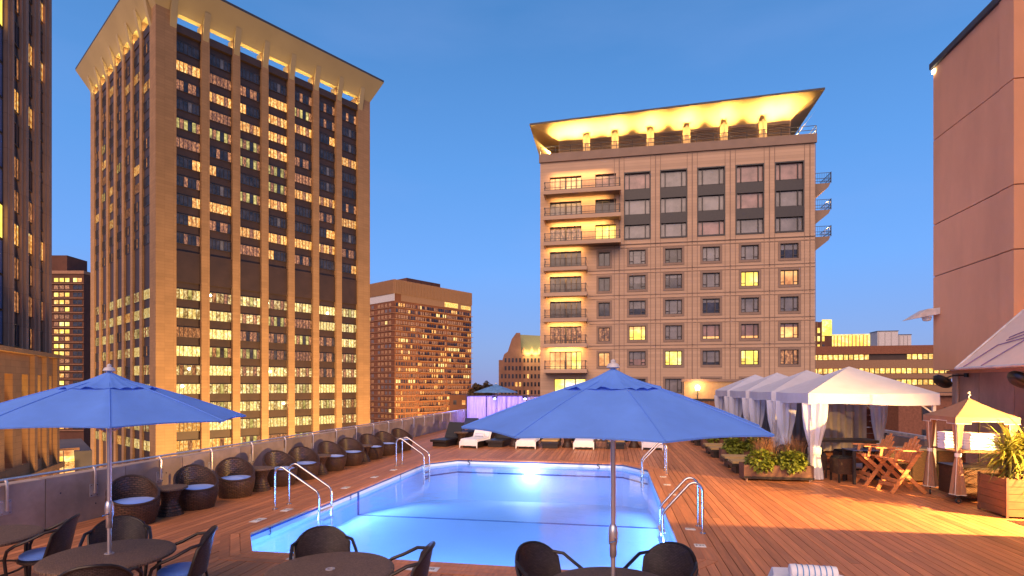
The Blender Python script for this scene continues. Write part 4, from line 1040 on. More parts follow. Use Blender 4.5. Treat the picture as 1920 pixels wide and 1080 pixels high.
def arm_chair(loc, rz, lab):
    r = empty('woven_armchair', loc, rz, lab, 'chair', 'woven armchairs at the round tables')
    P = []                                               # back: curved panel with a rounded head, at -X
    for i in range(15):
        u = (i-7)/7; a = u*R(58); row = []
        top = .90-.16*abs(u)**2.4
        for k in range(10):
            t = k/9; z = .43+(top-.43)*t; rad = .33-.01*t; row.append((-(rad*cos(a))+.07-.10*t, rad*1.02*sin(a)*(.94+.10*t), z))
        P.append(row)
    mb = MB(); mb.grid(P, wicker_blk, us=1.4, vs=1.1)
    P2 = [[(x+.022, y*.96, z) for x, y, z in row] for row in P]; mb.grid(P2, wicker_blk, us=1.4, vs=1.1, flip=True)
    b_ = mb.build('backrest', r, True)
    top = [row[-1] for row in P]; mb = MB(); mb.tube([P[0][0]]+[P[0][4]]+top+[P[-1][4], P[-1][0]], .017, chair_tube, 8); mb.build('back_frame', b_, True)
    for s in (1, -1):                                     # arm sweeping from the head of the back down to the front leg
        p0 = P[-2 if s > 0 else 1][-1]; pts = [p0, (p0[0]+.10, s*.315, .78), (.02, s*.335, .70), (.14, s*.335, .655), (.215, s*.325, .60), (.245, s*.31, .50), (.235, s*.29, .30), (.25, s*.29, 0)]
        mb = MB(); mb.tube(pts, .018, chair_tube, 8); mb.build('arm', r, True)
        mb = MB(); mb.tube([(-.22, s*.21, .43), (-.25, s*.22, .25), (-.30, s*.23, 0)], .015, chair_tube, 8); mb.build('leg', r, True)
    def rr(z, e=0): return [((.24+e)*cos(a)*(1 if cos(a) > 0 else .95), (.25+e)*sin(a), z) for a in [2*pi*i/28 for i in range(28)]]
    mb = MB(); mb.grid([rr(.385, -.02), rr(.40), rr(.425), rr(.43, -.03), [(0, 0, .43)]*28], wicker_blk, wv=True, us=1, vs=3); mb.build('seat', r, True)
    mb = MB(); mb.grid([rr(.432, -.05), rr(.445, -.02), rr(.475, -.02), rr(.495, -.05), rr(.502, -.12), [(0, 0, .505)]*28], cushion, wv=True); mb.build('cushion', r, True)
    return r
ac = None
for bx, by, tx, ty, l in ((-4.50, 5.50, *TA, 'woven armchair with bright blue cushion right of the left umbrella table'), (-5.90, 5.72, *TA, 'woven armchair behind the left umbrella table, only its back showing'),
        (-6.62, 5.72, *TD, 'woven armchair with blue cushion between the left edge table and the left umbrella pole'), (-4.62, 4.20, *TA, 'woven armchair at the bottom edge in front of the left umbrella table'),
        (-3.23, 5.72, *TB, 'woven armchair against the pool water behind the table without umbrella'), (-1.90, 5.42, *TB, 'woven armchair seen side-on at the right of the table without umbrella'),
        (-.80, 5.52, *TC, 'woven armchair left of the central umbrella pole, lit brown'), (.60, 5.75, *TC, 'dark woven armchair right of the central umbrella pole at the pool corner')):
    a = math.atan2(ty-by, tx-bx); x, y = bx+cos(a)*.27, by+sin(a)*.27
    if 'side-on' in l: a -= .35
    if ac is None: ac = arm_chair((x, y, 0), a, l)
    else: dup(ac, (x, y, 0), a, l)

# ---- market umbrellas
def umbrella(loc, rz, lab, fab=None, tilt=0):
    fab = fab or canvas_blue
    r = empty('market_umbrella', loc, rz, lab, 'umbrella', 'blue market umbrellas'); Rr, zr, za = 1.33, 2.15, 2.60
    P = []; N = 8; S = 8
    for i in range(N*S):
        a = 2*pi*i/(N*S); ph = (i % S)/S; ch = cos(pi/N)/cos(pi/N*(2*ph-1)); bulge = sin(pi*ph); row = []
        for k in range(11):
            t = k/10; rad = .05+(Rr-.05)*t; rd = rad*ch*(1-.02*bulge*t**3); sag = -.02*bulge*sin(pi*t)
            row.append((rd*cos(a), rd*sin(a), za-(za-zr)*t+.02*sin(pi*t)+sag+.012*t**6*bulge))
        P.append(row)
    mb = MB(); mb.grid(P, fab, wu=True)
    for i in range(N): mb.tube([(x, y, z+.002) for x, y, z in P[i*S]], .005, fab, 5)
    hem = [[row[-1], (row[-1][0]*.998, row[-1][1]*.998, row[-1][2]-.012)] for row in P]; mb.grid(hem, fab, wu=True); c = mb.build('canopy', r, True)
    P = []
    for i in range(N*S):                                 # vented cap with ruffled edge
        a = 2*pi*i/(N*S); ph = (i % S)/S; row = []
        for k in range(6):
            t = k/5; rad = .02+.42*t*(1-.07*sin(pi*ph)); row.append((rad*cos(a), rad*sin(a), za+.055-.178*t-.02*sin(pi*t)+t*(.006*sin(a*11+1)+.014*sin(pi*ph)+.007*sin(a*23)+.006*sin(a*17+2))))
        P.append(row)
    mb = MB(); mb.grid(P, fab, wu=True); mb.build('vent_cap', c, True)
    mb = MB(); mb.lathe([(.0, za+.05), (.06, za+.07), (.045, za+.10), (.02, za+.11), (.022, za+.13), (0, za+.145)], light_grey, 14); mb.build('finial', r, True)
    for i in range(N):
        a = 2*pi*i/N; u = (cos(a), sin(a)); mb = MB(); mb.tube([(u[0]*.04, u[1]*.04, za-.03), (u[0]*(Rr-.03), u[1]*(Rr-.03), zr-.02)], .008, pole_metal, 6)
        mb.tube([(u[0]*.04, u[1]*.04, zr-.12), (u[0]*.65, u[1]*.65, zr+.19)], .006, pole_metal, 6); mb.build('rib', r)
    mb = MB(); mb.tube([(0, 0, .02), (0, 0, .98)], .019, pole_metal, 16); mb.tube([(0, 0, .98), (0, 0, za)], .0215, pole_metal, 16); mb.build('pole', r, True)
    mb = MB(); mb.lathe([(.022, 1.0), (.030, 1.01), (.030, 1.10), (.034, 1.12), (.040, 1.14), (.042, 1.22), (.034, 1.27), (.022, 1.29)], pole_metal, 16)
    h = mb.build('crank_housing', r, True)
    mb = MB(); mb.tube([(.03, 0, 1.18), (.075, 0, 1.18), (.085, .0, 1.165), (.10, -.06, 1.155), (.12, -.06, 1.15)], .006, steel, 6); mb.build('crank_handle', h, True)
    mb = MB(); mb.lathe([(.26, 0), (.26, .05), (.24, .06), (.04, .075), (.035, .30), (.02, .30)], chair_tube, 28); mb.build('base', r, True)
    r.rotation_euler[0] = tilt
    return r
ua = umbrella((*TA, 0), R(-43.2), 'blue market umbrella at the left, its rim cut by the picture edge')
dup(ua, (*TC, 0), R(-75.6), 'largest blue market umbrella in the middle foreground over the pool')
umbrella((*W(-.96, 33)[:2], 0), R(10), 'small distant blue umbrella above the purple lit partition', canvas_far)

# ---- loungers
def lounger(loc, rz, lab, pad, group, back=57):
    r = empty('sun_lounger', loc, rz, lab, 'lounger', group)     # foot at the origin, head towards +Y
    mb = MB(); mb.box(-.31, .31, .12, 1.6, .0, .20, wicker_blk); mb.build('base', r)
    mb = MB(); mb.box(-.36, .36, 0, 1.25, .20, .29, wicker_blk); mb.build('seat_frame', r)
    a = R(back); c, s = cos(a), sin(a); M = Matrix.Translation((0, 1.22, .27))@Matrix.Rotation(a, 4, 'X')
    mb = MB(); mb.box(-.36, .36, 0, .78, -.03, .02, dark_sling, M); mb.build('backrest', r)
    mb = MB(); mb.bar((.25, 1.45, .2), (.25, 1.62, .60), .03, .03, chair_tube, (1, 0, 0)); mb.bar((-.25, 1.45, .2), (-.25, 1.62, .60), .03, .03, chair_tube, (1, 0, 0)); mb.build('strut', r)
    if pad is not None:
        mb = MB(); mb.box(-.33, .33, .03, 1.22, .292, .35, pad)
        mb.build('cushion', r)
        mb = MB(); mb.box(-.33, .33, .06, .76, .022, .07, pad if pad is not tan_cushion else dark_sling, M); mb.build('back_cushion', r)
    return r
def lounge_towel(loc, rz, lab, lab2, back=57, seed=0):
    a = R(back); prof = [(-.03, .10), (-.035, .22), (-.02, .34), (.04, .372), (.3, .37), (.7, .366), (1.15, .37), (1.24, .40)]
    for t in (.15, .35, .55, .72, .80): prof.append((1.22+cos(a)*t-sin(a)*.09, .27+sin(a)*t+cos(a)*.09))
    prof.append((1.30+cos(a)*.8, .22+sin(a)*.8)); mb = MB(); P = []
    for (y, z) in prof: P.append([(x, y+.004*sin(x*31+seed), z+.006*sin(x*23+y*9+seed)-(.09 if abs(x) > .37 else 0)-(.0)) for x in (-.41, -.375, -.36, -.24, -.12, 0, .12, .24, .36, .375, .41)])
    mb.grid(P, towel_m); t = mb.build('lounger_towel', None, True, loc, lab, 'towel', 'white towels laid over loungers', rz=rz)
    mb = MB(); M = Matrix.Translation((0, 1.22, .27))@Matrix.Rotation(a, 4, 'X'); mb.tube([M @ Vector((x, .45+.01*sin(x*60), .098)) for x in [(-.12+.02*i) for i in range(13)]], .006, ink, 4); mb.build('embroidery', t)
    rolled(Vector(loc)+Matrix.Rotation(rz, 3, 'Z')@Vector((0, 1.02, .455)), rz, lab2)
def rolled(loc, rz, lab, L=.46, rad=.075):
    mb = MB(); mb.tube([(-L/2, 0, 0), (-L/2+.01, 0, 0)]+[(-L/2+L*i/8, 0, .003*sin(i*2)) for i in range(1, 8)]+[(L/2-.01, 0, 0), (L/2, 0, 0)], [rad*.7, rad*.97]+[rad]*7+[rad*.97, rad*.7], towel_m, 18)
    t = mb.build('rolled_towel', None, True, loc, lab, 'towel', 'rolled striped towels', rz=rz)
    for i in range(7):
        x = -L*.36+L*.72*i/6; mb = MB(); mb.lathe([(rad+.0035, -.006), (rad+.005, -.003), (rad+.005, .003), (rad+.0035, .006)], stripe_m, 18)
        s = mb.build('stripe', t, True, (x, 0, 0)); s.rotation_euler[1] = R(90)
GP = 'loungers lined up at the far end of the pool'
LS = [(-7.15, 21.9, None, R(-12), 'dark uncovered lounger at the far left end of the row'), (-5.78, 21.7, 'w', R(-12), 'lounger under the leftmost white towel'),
      (-4.80, 22.1, None, R(-6), 'dark uncovered lounger between the two leftmost white towels'), (-3.45, 21.85, 'w', 0, 'lounger under the second white towel from the left'),
      (-2.52, 22.1, tan_cushion, 0, 'lounger with tan seat pad, left of the third white towel'), (-1.15, 22.0, 'w', 0, 'lounger under the third white towel from the left'),
      (.12, 22.3, tan_cushion, 0, 'lounger with tan seat pad right behind the central umbrella pole'), (1.52, 22.3, 'w', 0, 'lounger under the rightmost white towel of the far row')]
for x, y, p, rz, l in LS:
    lounger((x, y, 0), rz, l, None if p in (None, 'w') else p, GP)
    if p == 'w':
        q = l.replace('lounger under the ', ''); lounge_towel((x, y, 0), rz, q + ', draped over its lounger', 'rolled striped towel on the lounger of the '+q.replace(' of the far row', ''), seed=x)
def far_table(x, y, l): dup(ht, (x, y, 0), 0, l, 'hourglass tables between the far loungers')
far_table(-6.45, 23.0, 'dark hourglass table at the far left, beside the leftmost white towel'); far_table(-4.05, 22.7, 'dark hourglass table left of the second white towel'); far_table(-1.85, 22.8, 'dark hourglass table left of the third white towel'); far_table(.85, 23.2, 'dark hourglass table left of the rightmost white towel')
lt_ = empty('low_table', (-.48, 22.6, 0), 0, 'low brown table with two glasses right of the third white towel', 'table')
mb = MB(); mb.box(-.28, .28, -.25, .25, .30, .34, wicker_top); mb.build('table_top', lt_)
for sx in (-.24, .24):
    for sy in (-.2, .2): mb = MB(); mb.box(sx-.02, sx+.02, sy-.02, sy+.02, 0, .30, chair_tube); mb.build('leg', lt_)
for dx, c, l in ((-.1, white_cloth, 'white cup on the low brown table at the far end'), (.1, cushion, 'blue bottle on the low brown table at the far end')):
    mb = MB(); mb.lathe([(0, 0), (.05, 0), (.05, .13), (.02, .18), (.02, .24), (0, .24)], c, 12); mb.build('bottle' if dx > 0 else 'cup', None, True, (-.48+dx, 22.6, .34), l, 'tableware')
for x, l in ((-7.2, 'dark lounger of the back row nearest the parapet'), (-6.0, 'second dark lounger of the back row beneath the purple partition'), (-4.7, 'third dark lounger of the back row behind the second hourglass table'), (-3.2, 'fourth dark lounger of the back row behind the second white towel'),
             (-1.6, 'fifth dark lounger of the back row behind the third white towel'), (.3, 'sixth dark lounger of the back row behind the umbrella')):
    lounger((x, 25.2, 0), R(-8), l, navy, 'dark loungers of the back row', 55)
# purple lit partition with lamps
sp = empty('fabric_partition', (-9.6, 35.6, 0), 0, 'purple and blue lit fabric partition at the far left of the deck', 'partition')
for i in range(4):
    mb = MB(); P = [[(i*1.35+x*.1, .05*sin((i*13+x)*1.9), z) for z in (0, .6, 1.2, 1.85)] for x in range(14)]; mb.grid(P, screen_fab); mb.build('fabric_panel', sp, True)
    mb = MB(); mb.tube([(i*1.35, 0, 0), (i*1.35, 0, 1.95)], .03, dark_metal, 6); mb.build('post', sp)
mb = MB(); mb.box(-.05, 5.5, -.04, .04, 1.86, 1.92, dark_metal); mb.build('top_rail', sp)
for x, y, l in ((-7.6, 35.2, 'brighter lamp on the purple partition, left one'), (-5.6, 35.2, 'small dark floodlight on the purple partition, right one')):
    fl = empty('flood_lamp', (x, y, 1.75), 0, l, 'lamp'); mb = MB(); mb.box(-.16, .16, -.1, .1, .0, .2, black_pl); mb.build('housing', fl)
    mb = MB(); mb.lathe([(0, -.08), (.07, -.05), (.07, 0)], glow('lens_blue', (.5, .6, 1), 18) if 'lens_blue' not in MATS else MATS['lens_blue'], 10); mb.build('lens', fl)
lamp('event_lamp', 'AREA', (-7.6, 33.2, 2.6), 220, (.25, .18, 1), (2.5, .4), (-7.6, 35.6, .9)); lamp('event_lamp', 'POINT', (-9.2, 34.3, 1.3), 35, (.12, .25, 1), .3)
sc2 = empty('fence', (2.0, 36, 0), 0, 'dark timber fence at the far right end of the deck', 'fence')
for i in range(26): mb = MB(); mb.box(i*.3, i*.3+.28, 0, .04, 0, 1.75, deck_wood if 0 else planter_br); mb.build('board', sc2)
mb = MB(); mb.box(-.1, 7.9, -.03, 0, 1.6, 1.75, dark_metal); mb.build('rail', sc2)

# ---- cabanas
def bundle(mb, x, y, ztop, big=1., ph=0, z0=.03):
    """a curtain gathered by a tie-back"""
    P = []; N = 48
    for i in range(N):
        a = 2*pi*i/N; row = []
        for z, rad in ((z0, .20), (.2, .185), (.45, .155), (.66, .125), (.70, .13), (.86, .135), (.90, .125), (1.1, .17), (1.4, .235), (1.7, .27), (ztop, .29)):
            fold = 1+.16*sin(a*9+ph+z*.6)+.08*sin(a*5+ph*2+z*1.3) if not .68 < z < .88 else 1+.03*sin(a*9)
            row.append((x+rad*big*fold*cos(a), y+rad*big*fold*sin(a)*.8, z))
        P.append(row)
    mb.grid(P, white_cloth, wu=True)
def cabana(loc, lab):
    w, d, ze_, zp, zv = 3.1, 2.95, 2.33, 3.08, 2.03
    r = empty('cabana', loc, 0, lab, 'cabana', 'white pyramid roofed cabanas')
    mb = MB(); K = 8; apex = (w/2, d/2, zp); cs = [(0, 0), (w, 0), (w, d), (0, d)]
    for i in range(4):
        a, c = cs[i], cs[(i+1) % 4]; P = []
        for j in range(K+1):
            t = j/K; e = (a[0]+(c[0]-a[0])*t, a[1]+(c[1]-a[1])*t); row = []
            for k in range(K+1): u = k/K; s = -.05*sin(pi*u)*sin(pi*t); row.append((apex[0]+(e[0]-apex[0])*u, apex[1]+(e[1]-apex[1])*u, zp+(ze_-zp)*u+s-.02*sin(pi*t)*u))
            P.append(row)
        mb.grid(P, white_cloth)
    mb.build('roof', r, True); mb = MB()
    for i in range(4):
        a, c = cs[i], cs[(i+1) % 4]; P = []
        for j in range(25):
            t = j/24; x, y = a[0]+(c[0]-a[0])*t, a[1]+(c[1]-a[1])*t; sw = .025*sin(pi*t*3+i)
            o_ = (-(c[1]-a[1]), (c[0]-a[0])); L = math.hypot(*o_)
            P.append([(x, y, ze_-.02*sin(pi*t)), (x+o_[0]/L*sw*-.5, y+o_[1]/L*sw*-.5, (ze_+zv)/2), (x-o_[0]/L*sw, y-o_[1]/L*sw, zv+.02*sin(pi*t*2+i))])
        mb.grid(P, white_cloth)
    mb.build('valance', r, True)
    for x, y in cs:
        sx, sy = (.09 if x == 0 else -.09), (.09 if y == 0 else -.09); mb = MB(); mb.box(x+sx-.035, x+sx+.035, y+sy-.035, y+sy+.035, 0, ze_, light_grey)
        mb.bar((x+sx, y+sy, 1.8), (x+sx*6, y+sy, 2.15), .03, .03, light_grey, (0, 1, 0)); mb.build('post', r)
    for x, y, ph in ((.22, .22, 0), (w-.25, d-.25, 3), (.22, d-.25, 1.3)):
        mb = MB(); bundle(mb, x, y, 2.06, 1. if (x, y) != (w-.25, d-.25) else .7, ph); c_ = mb.build('curtain', r, True)
        mb = MB(); mb.lathe([(.158, .69), (.165, .70), (.165, .86), (.158, .87)], white_cloth, 24, (x, y)); mb.build('tie_back', c_, True)
    mb = MB(); P = [[(.95+.055*j, d-.14+.035*sin(j*1.7), z) for z in (.5, 1.2, 2.06)] for j in range(30)]; mb.grid(P, sheer_cloth); mb.build('back_curtain', r, True)
    return r
cb = cabana((5.1, 15.8, 0), 'nearest and largest white cabana, beside the adirondack chairs')
dup(cb, (5.1, 19.3, 0), 0, 'second white cabana from the camera'); dup(cb, (5.1, 22.85, 0), 0, 'third white cabana from the camera'); dup(cb, (5.1, 26.4, 0), 0, 'farthest white cabana, with the leftmost roof')

# cabana interiors: sofas, stools, high table
def wicker_box(mb, x0, x1, y0, y1, z0, z1, mt=wicker, q=3.2):
    for (a, c, e, f, u) in (((x0, y0), (x1, y0), 0, 0, x1-x0), ((x1, y0), (x1, y1), 0, 0, y1-y0), ((x1, y1), (x0, y1), 0, 0, x1-x0), ((x0, y1), (x0, y0), 0, 0, y1-y0)):
        mb.grid([[(*a, z0), (*a, z1)], [(*c, z0), (*c, z1)]], mt, us=u*q, vs=(z1-z0)*q, flip=False)
    mb.grid([[(x0, y0, z1), (x0, y1, z1)], [(x1, y0, z1), (x1, y1, z1)]], mt, us=(x1-x0)*q, vs=(y1-y0)*q)
sf = empty('wicker_bar', (6.95, 15.95, 0), R(4), 'long dark wicker bar counter behind the tall orange chairs', 'bar')
mb = MB(); wicker_box(mb, 0, 2.0, 0, .55, .05, .84); mb.build('body', sf); mb = MB(); mb.box(-.05, 2.05, -.05, .6, .845, .89, grey_roof); mb.build('counter_top', sf)
for x in (.66, 1.33): mb = MB(); mb.box(x-.02, x+.02, -.02, -.003, .08, .84, chair_tube); mb.build('panel_strip', sf)
htb = empty('high_table', (6.05, 16.6, 0), 0, 'dark high table with black top inside the nearest cabana', 'table')
mb = MB(); mb.box(-.75, .95, -.35, .35, .99, 1.06, black_pl); mb.build('table_top', htb)
for x in (-.65, .85): 
    for y in (-.28, .28): mb = MB(); mb.box(x-.04, x+.04, y-.04, y+.04, 0, .99, chair_tube); mb.build('leg', htb)
mb = MB(); mb.box(-.65, .85, -.02, .02, .2, .25, chair_tube); mb.build('stretcher', htb)
gt = empty('glass_table', (6.35, 15.75, 0), R(6), 'small glass topped black table in front of the nearest cabana', 'table')
mb = MB(); mb.box(-.35, .45, -.3, .3, .86, .875, pane_sky); mb.build('table_top', gt)
for x in (-.3, .4):
    for y in (-.25, .25): mb = MB(); mb.box(x-.03, x+.03, y-.03, y+.03, 0, .86, dark_metal); mb.build('leg', gt)
mb = MB(); mb.lathe([(0, 0), (.04, 0), (.045, .07), (.035, .075), (.0, .075)], steel, 14); mb.build('ashtray', None, True, (6.55, 15.7, .875), 'small shiny silver dish on the glass topped table', 'dish')
def stool(loc, rz, lab, h=.62):
    r = empty('wicker_stool', loc, rz, lab, 'stool', 'dark wicker stools in the nearest cabana'); mb = MB(); wicker_box(mb, -.22, .22, -.22, .22, .22, h); mb.build('body', r)
    mb = MB(); mb.box(-.2, .2, -.2, .2, h+.002, h+.05, dark_sling); mb.build('cushion', r)
    for x in (-.2, .2):
        for y in (-.2, .2): mb = MB(); mb.box(x-.02, x+.02, y-.02, y+.02, 0, .22, chair_tube); mb.build('leg', r)
    return r
s0 = stool((5.95, 15.85, 0), R(8), 'wicker stool nearest the glass topped table')
dup(s0, (5.55, 16.6, 0), R(-5), 'wicker stool just right of the tied curtain'); dup(s0, (5.75, 17.5, 0), R(10), 'wicker stool behind the high table'); dup(s0, (6.6, 17.5, 0), R(0), 'wicker stool deepest inside the nearest cabana')
for k, y in enumerate((20.6, 24.2, 27.8)):
    nm = ('second', 'third', 'farthest')[k]; r = empty('daybed', (6.4, y, 0), 0, 'dark daybed with cushions inside the %s cabana' % nm, 'daybed', 'daybeds inside the cabanas')
    mb = MB(); wicker_box(mb, -.9, .9, -.8, .9, .05, .38); mb.build('base', r); mb = MB(); mb.box(-.88, .88, -.78, .85, .385, .52, tan_cushion if k == 1 else planter_br); mb.build('mattress', r)
    mb = MB(); wicker_box(mb, .7, .95, -.8, .9, .38, .95); mb.build('backrest', r)
    for j in range(3): mb = MB(); mb.box(.52, .68, -.7+j*.5, -.28+j*.5, .53, .9, leaf_green if 0 else (roof_green, white_cloth, tan_cushion)[j]); mb.build('pillow', r)
# brown privacy screens behind the cabanas
for k, y in enumerate((19.0, 22.5, 26.1, 29.6)):
    nm = ('first and second', 'second and third', 'third and farthest', 'farthest cabana and the fence')[k]
    r = empty('privacy_screen', (6.2, y, 0), 0, 'brown timber privacy screen between the %s' % (nm+(' cabanas' if k < 3 else '')), 'screen', 'brown screens between the cabanas')
    for j in range(9): mb = MB(); mb.box(0, 2.0, -.015, .015, .1+j*.19, .27+j*.19, house_red); mb.build('slat', r)
    for x in (0, 1.96): mb = MB(); mb.box(x, x+.05, .016, .06, 0, 1.85, planter_br); mb.build('post', r)

# ---- planters, loungers beside the cabanas
def leafy(mb, cx, cy, cz, rx, ry, rz_, n, mt, ls):
    for _ in range(n):
        d = Vector((random.gauss(0, 1), random.gauss(0, 1), random.gauss(.25, .8))).normalized(); q = random.random()**.35
        p = Vector((cx+d.x*rx*q, cy+d.y*ry*q, cz+d.z*rz_*q)); o = (d+Vector((random.uniform(-.6, .6), random.uniform(-.6, .6), random.uniform(-.9, .2)))).normalized()
        s = o.cross(Vector((random.uniform(-.3, .3), random.uniform(-.3, .3), 1))).normalized()*ls*.42; L = o*ls*random.uniform(.7, 1.2)
        mb.face([p, p+L*.45+s, p+L+Vector((0, 0, -.25*ls)), p+L*.45-s], mt)
def blades(mb, cx, cy, cz, rx, ry, h, n, mt, w=.008, lean=.5):
    for _ in range(n):
        x, y = cx+random.uniform(-rx, rx), cy+random.uniform(-ry, ry); a = random.uniform(0, 2*pi); k = random.uniform(.1, lean); hh = h*random.uniform(.55, 1)
        s = Vector((-sin(a), cos(a), 0))*w; p0 = Vector((x, y, cz)); p1 = p0+Vector((cos(a)*k*hh*.35, sin(a)*k*hh*.35, hh*.6)); p2 = p0+Vector((cos(a)*k*hh, sin(a)*k*hh, hh*(1-.35*k)))
        mb.face([p0-s, p0+s, p1+s*.8, p1-s*.8], mt); mb.face([p1-s*.8, p1+s*.8, p2], mt)
def planter(x0, x1, y0, y1, lab, full=True):
    r = empty('planter_box', ((x0+x1)/2, (y0+y1)/2, 0), 0, lab, 'planter', 'timber planters beside the cabanas'); w, d = (x1-x0)/2, (y1-y0)/2
    for a, c, e, f in ((-w, w, -d, -d+.03), (-w, w, d-.03, d), (-w, -w+.03, -d+.031, d-.031), (w-.03, w, -d+.031, d-.031)): mb = MB(); mb.box(a, c, e, f, .05, .42, planter_m); mb.build('side_board', r)
    mb = MB(); mb.box(-w-.01, w+.01, -d-.012, -d-.002, .06, .12, chair_tube); mb.build('trim', r)
    mb = MB(); mb.box(-w+.031, w-.031, -d+.031, d-.031, .3, .37, soil); mb.build('soil', r)
    for sx in (-w+.08, w-.08):
        for sy in (-d+.06, d-.06): mb = MB(); mb.lathe([(.03, 0), (.03, .05)], steel, 8, (sx, sy), bot=True); mb.build('foot', r)
    X, Y = (x0+x1)/2, (y0+y1)/2
    for k in range(2):
        cx = X+(-.45+.88*k)*w; mb = MB(); leafy(mb, 0, -.12, .30, w*.44, d*1.15, .30, 700, leaf_lime, .11); mb.build('sweet_potato_vine', None, False, (cx, Y, .20), '%s mound of lime green leaves in the %s' % (('left', 'right')[k], lab.split(',')[0]), 'plant', 'lime green foliage mounds')
    for k in range(2):
        cx = X+(-.25+.8*k)*w; mb = MB(); blades(mb, 0, 0, 0, .22, .12, .95, 260, grass_m, .009, .55); blades(mb, 0, 0, 0, .22, .12, .7, 160, grass_g, .009, .6)
        mb.build('ornamental_grass', None, False, (cx, Y+.12, .36), '%s clump of reddish ornamental grass in the %s' % (('left', 'right')[k], lab.split(',')[0]), 'plant', 'ornamental grasses')
planter(3.43, 5.15, 15.55, 16.15, 'nearest timber planter, in front of the tied white curtain')
planter(3.55, 5.0, 19.2, 19.75, 'second timber planter, between the cabana loungers')
planter(3.55, 5.0, 23.2, 23.75, 'farthest timber planter, half hidden by the umbrella tip')
for y, l in ((17.05, 'cabana lounger with pale yellow pad directly behind the nearest planter'), (18.15, 'cabana lounger with pale yellow pad just in front of the second planter'), (20.6, 'cabana lounger with pale yellow pad behind the second planter'),
             (21.7, 'cabana lounger with pale pad, fourth from the camera'), (24.6, 'cabana lounger behind the farthest planter, under the umbrella tip'), (25.8, 'last cabana lounger, farthest from the camera')):
    lounger((3.35, y, 0), R(-90), l, tan_cushion, 'loungers turned towards the pool beside the cabanas', 30)

# ---- tall folding adirondack chairs
def tall_chair(loc, rz, lab):
    r = empty('adirondack_chair', loc, rz, lab, 'chair', 'tall orange wooden chairs')   # faces -X
    for s in (-.27, .27):
        mb = MB(); mb.bar((-.38, s, 0.01), (.27, s, .98), .03, .085, adir_wood, (1, 0, 1)); mb.build('leg', r)
        o = s*.86; mb = MB(); mb.bar((.42, o, 0.01), (-.42, o, .82), .03, .085, adir_wood, (1, 0, -1)); mb.build('leg', r)
        mb = MB(); mb.bar((-.42, s*1.1, 1.02), (.30, s*1.1, 1.0), .10, .025, adir_wood); mb.build('armrest', r)
        mb = MB(); mb.bar((-.30, s*1.05, .76), (-.26, s*1.05, 1.0), .03, .06, adir_wood, (1, 0, 0)); mb.build('arm_post', r)
    for i in range(6): x = -.42+i*.098; mb = MB(); mb.box(x, x+.085, -.25, .25, .80-i*.014, .82-i*.014, adir_wood); mb.build('seat_slat', r)
    for i in range(5):
        y = (i-2)*.102; h = .62-.06*abs(i-2)**1.5; mb = MB(); mb.bar((.10, y, .70), (.10+h*.42, y*1.15, .70+h), .088, .02, adir_wood, (-1, 0, .4)); mb.build('back_slat', r)
    for z, x in ((.30, -.26), (.20, -.32)): mb = MB(); mb.bar((x, -.29, z), (x, .29, z), .02, .085, adir_wood, (1, 0, 0) if 0 else (0, 0, 1)); mb.build('foot_rest', r)
    mb = MB(); mb.bar((.28, -.25, .86), (.28, .25, .86), .07, .02, adir_wood); mb.build('back_rail', r)
    return r
tc_ = tall_chair((6.72, 14.55, 0), R(8), 'tall orange wooden chair nearest the camera')
dup(tc_, (6.55, 15.40, 0), R(2), 'tall orange wooden chair half hidden behind the nearer one')

# ---- towel cart with its own little canopy
X0, X1, Y0, Y1 = 7.25, 8.25, 13.3, 14.35
ct = empty('towel_cart', (X0, Y0, 0), 0, 'wheeled towel cart with a scalloped canopy and tied curtains', 'cart'); w, d = X1-X0, Y1-Y0
mb = MB(); ap = (w/2, d/2, 2.25); e = .10; cs = [(-e, -e), (w+e, -e), (w+e, d+e), (-e, d+e)]
for i in range(4):
    a, c = cs[i], cs[(i+1) % 4]; mb.grid([[(ap[0]+(a[0]+(c[0]-a[0])*t-ap[0])*u, ap[1]+(a[1]+(c[1]-a[1])*t-ap[1])*u, ap[2]-.40*u-.03*sin(pi*u)) for u in (0, .25, .5, .75, 1)] for t in (0, .25, .5, .75, 1)], cart_cloth)
rf = mb.build('canopy', ct, True)
for i in range(4):
    a, c = Vector(cs[i]), Vector(cs[(i+1) % 4]); mb = MB(); pp = []
    zz_ = [.15, .15, .10, .10, .15, .15, .10, .10, .15, .15]
    for j in range(9):
        t = j/8; x, y = a+(c-a)*t; pp.append((x, y, 1.85)); 
    low = []
    for j in range(8):
        dz = .14 if j in (0, 1, 6, 7) else .09; p, q = a+(c-a)*(j/8), a+(c-a)*((j+1)/8)
        mb.face([(p.x, p.y, 1.85), (p.x, p.y, 1.85-dz), (q.x, q.y, 1.85-dz), (q.x, q.y, 1.85)], cart_cloth); low += [(p.x, p.y, 1.85-dz), (q.x, q.y, 1.85-dz)]
    mb.tube(low, .006, piping, 5); mb.build('valance', ct)
mb = MB(); mb.tube([(w/2, d/2, 2.25), (w/2, d/2, 2.29), (w/2+.03, d/2, 2.31), (w/2+.01, d/2, 2.34), (w/2-.02, d/2, 2.36), (w/2, d/2, 2.385), (w/2+.025, d/2, 2.37)], .008, piping, 6); mb.build('finial', rf, True)
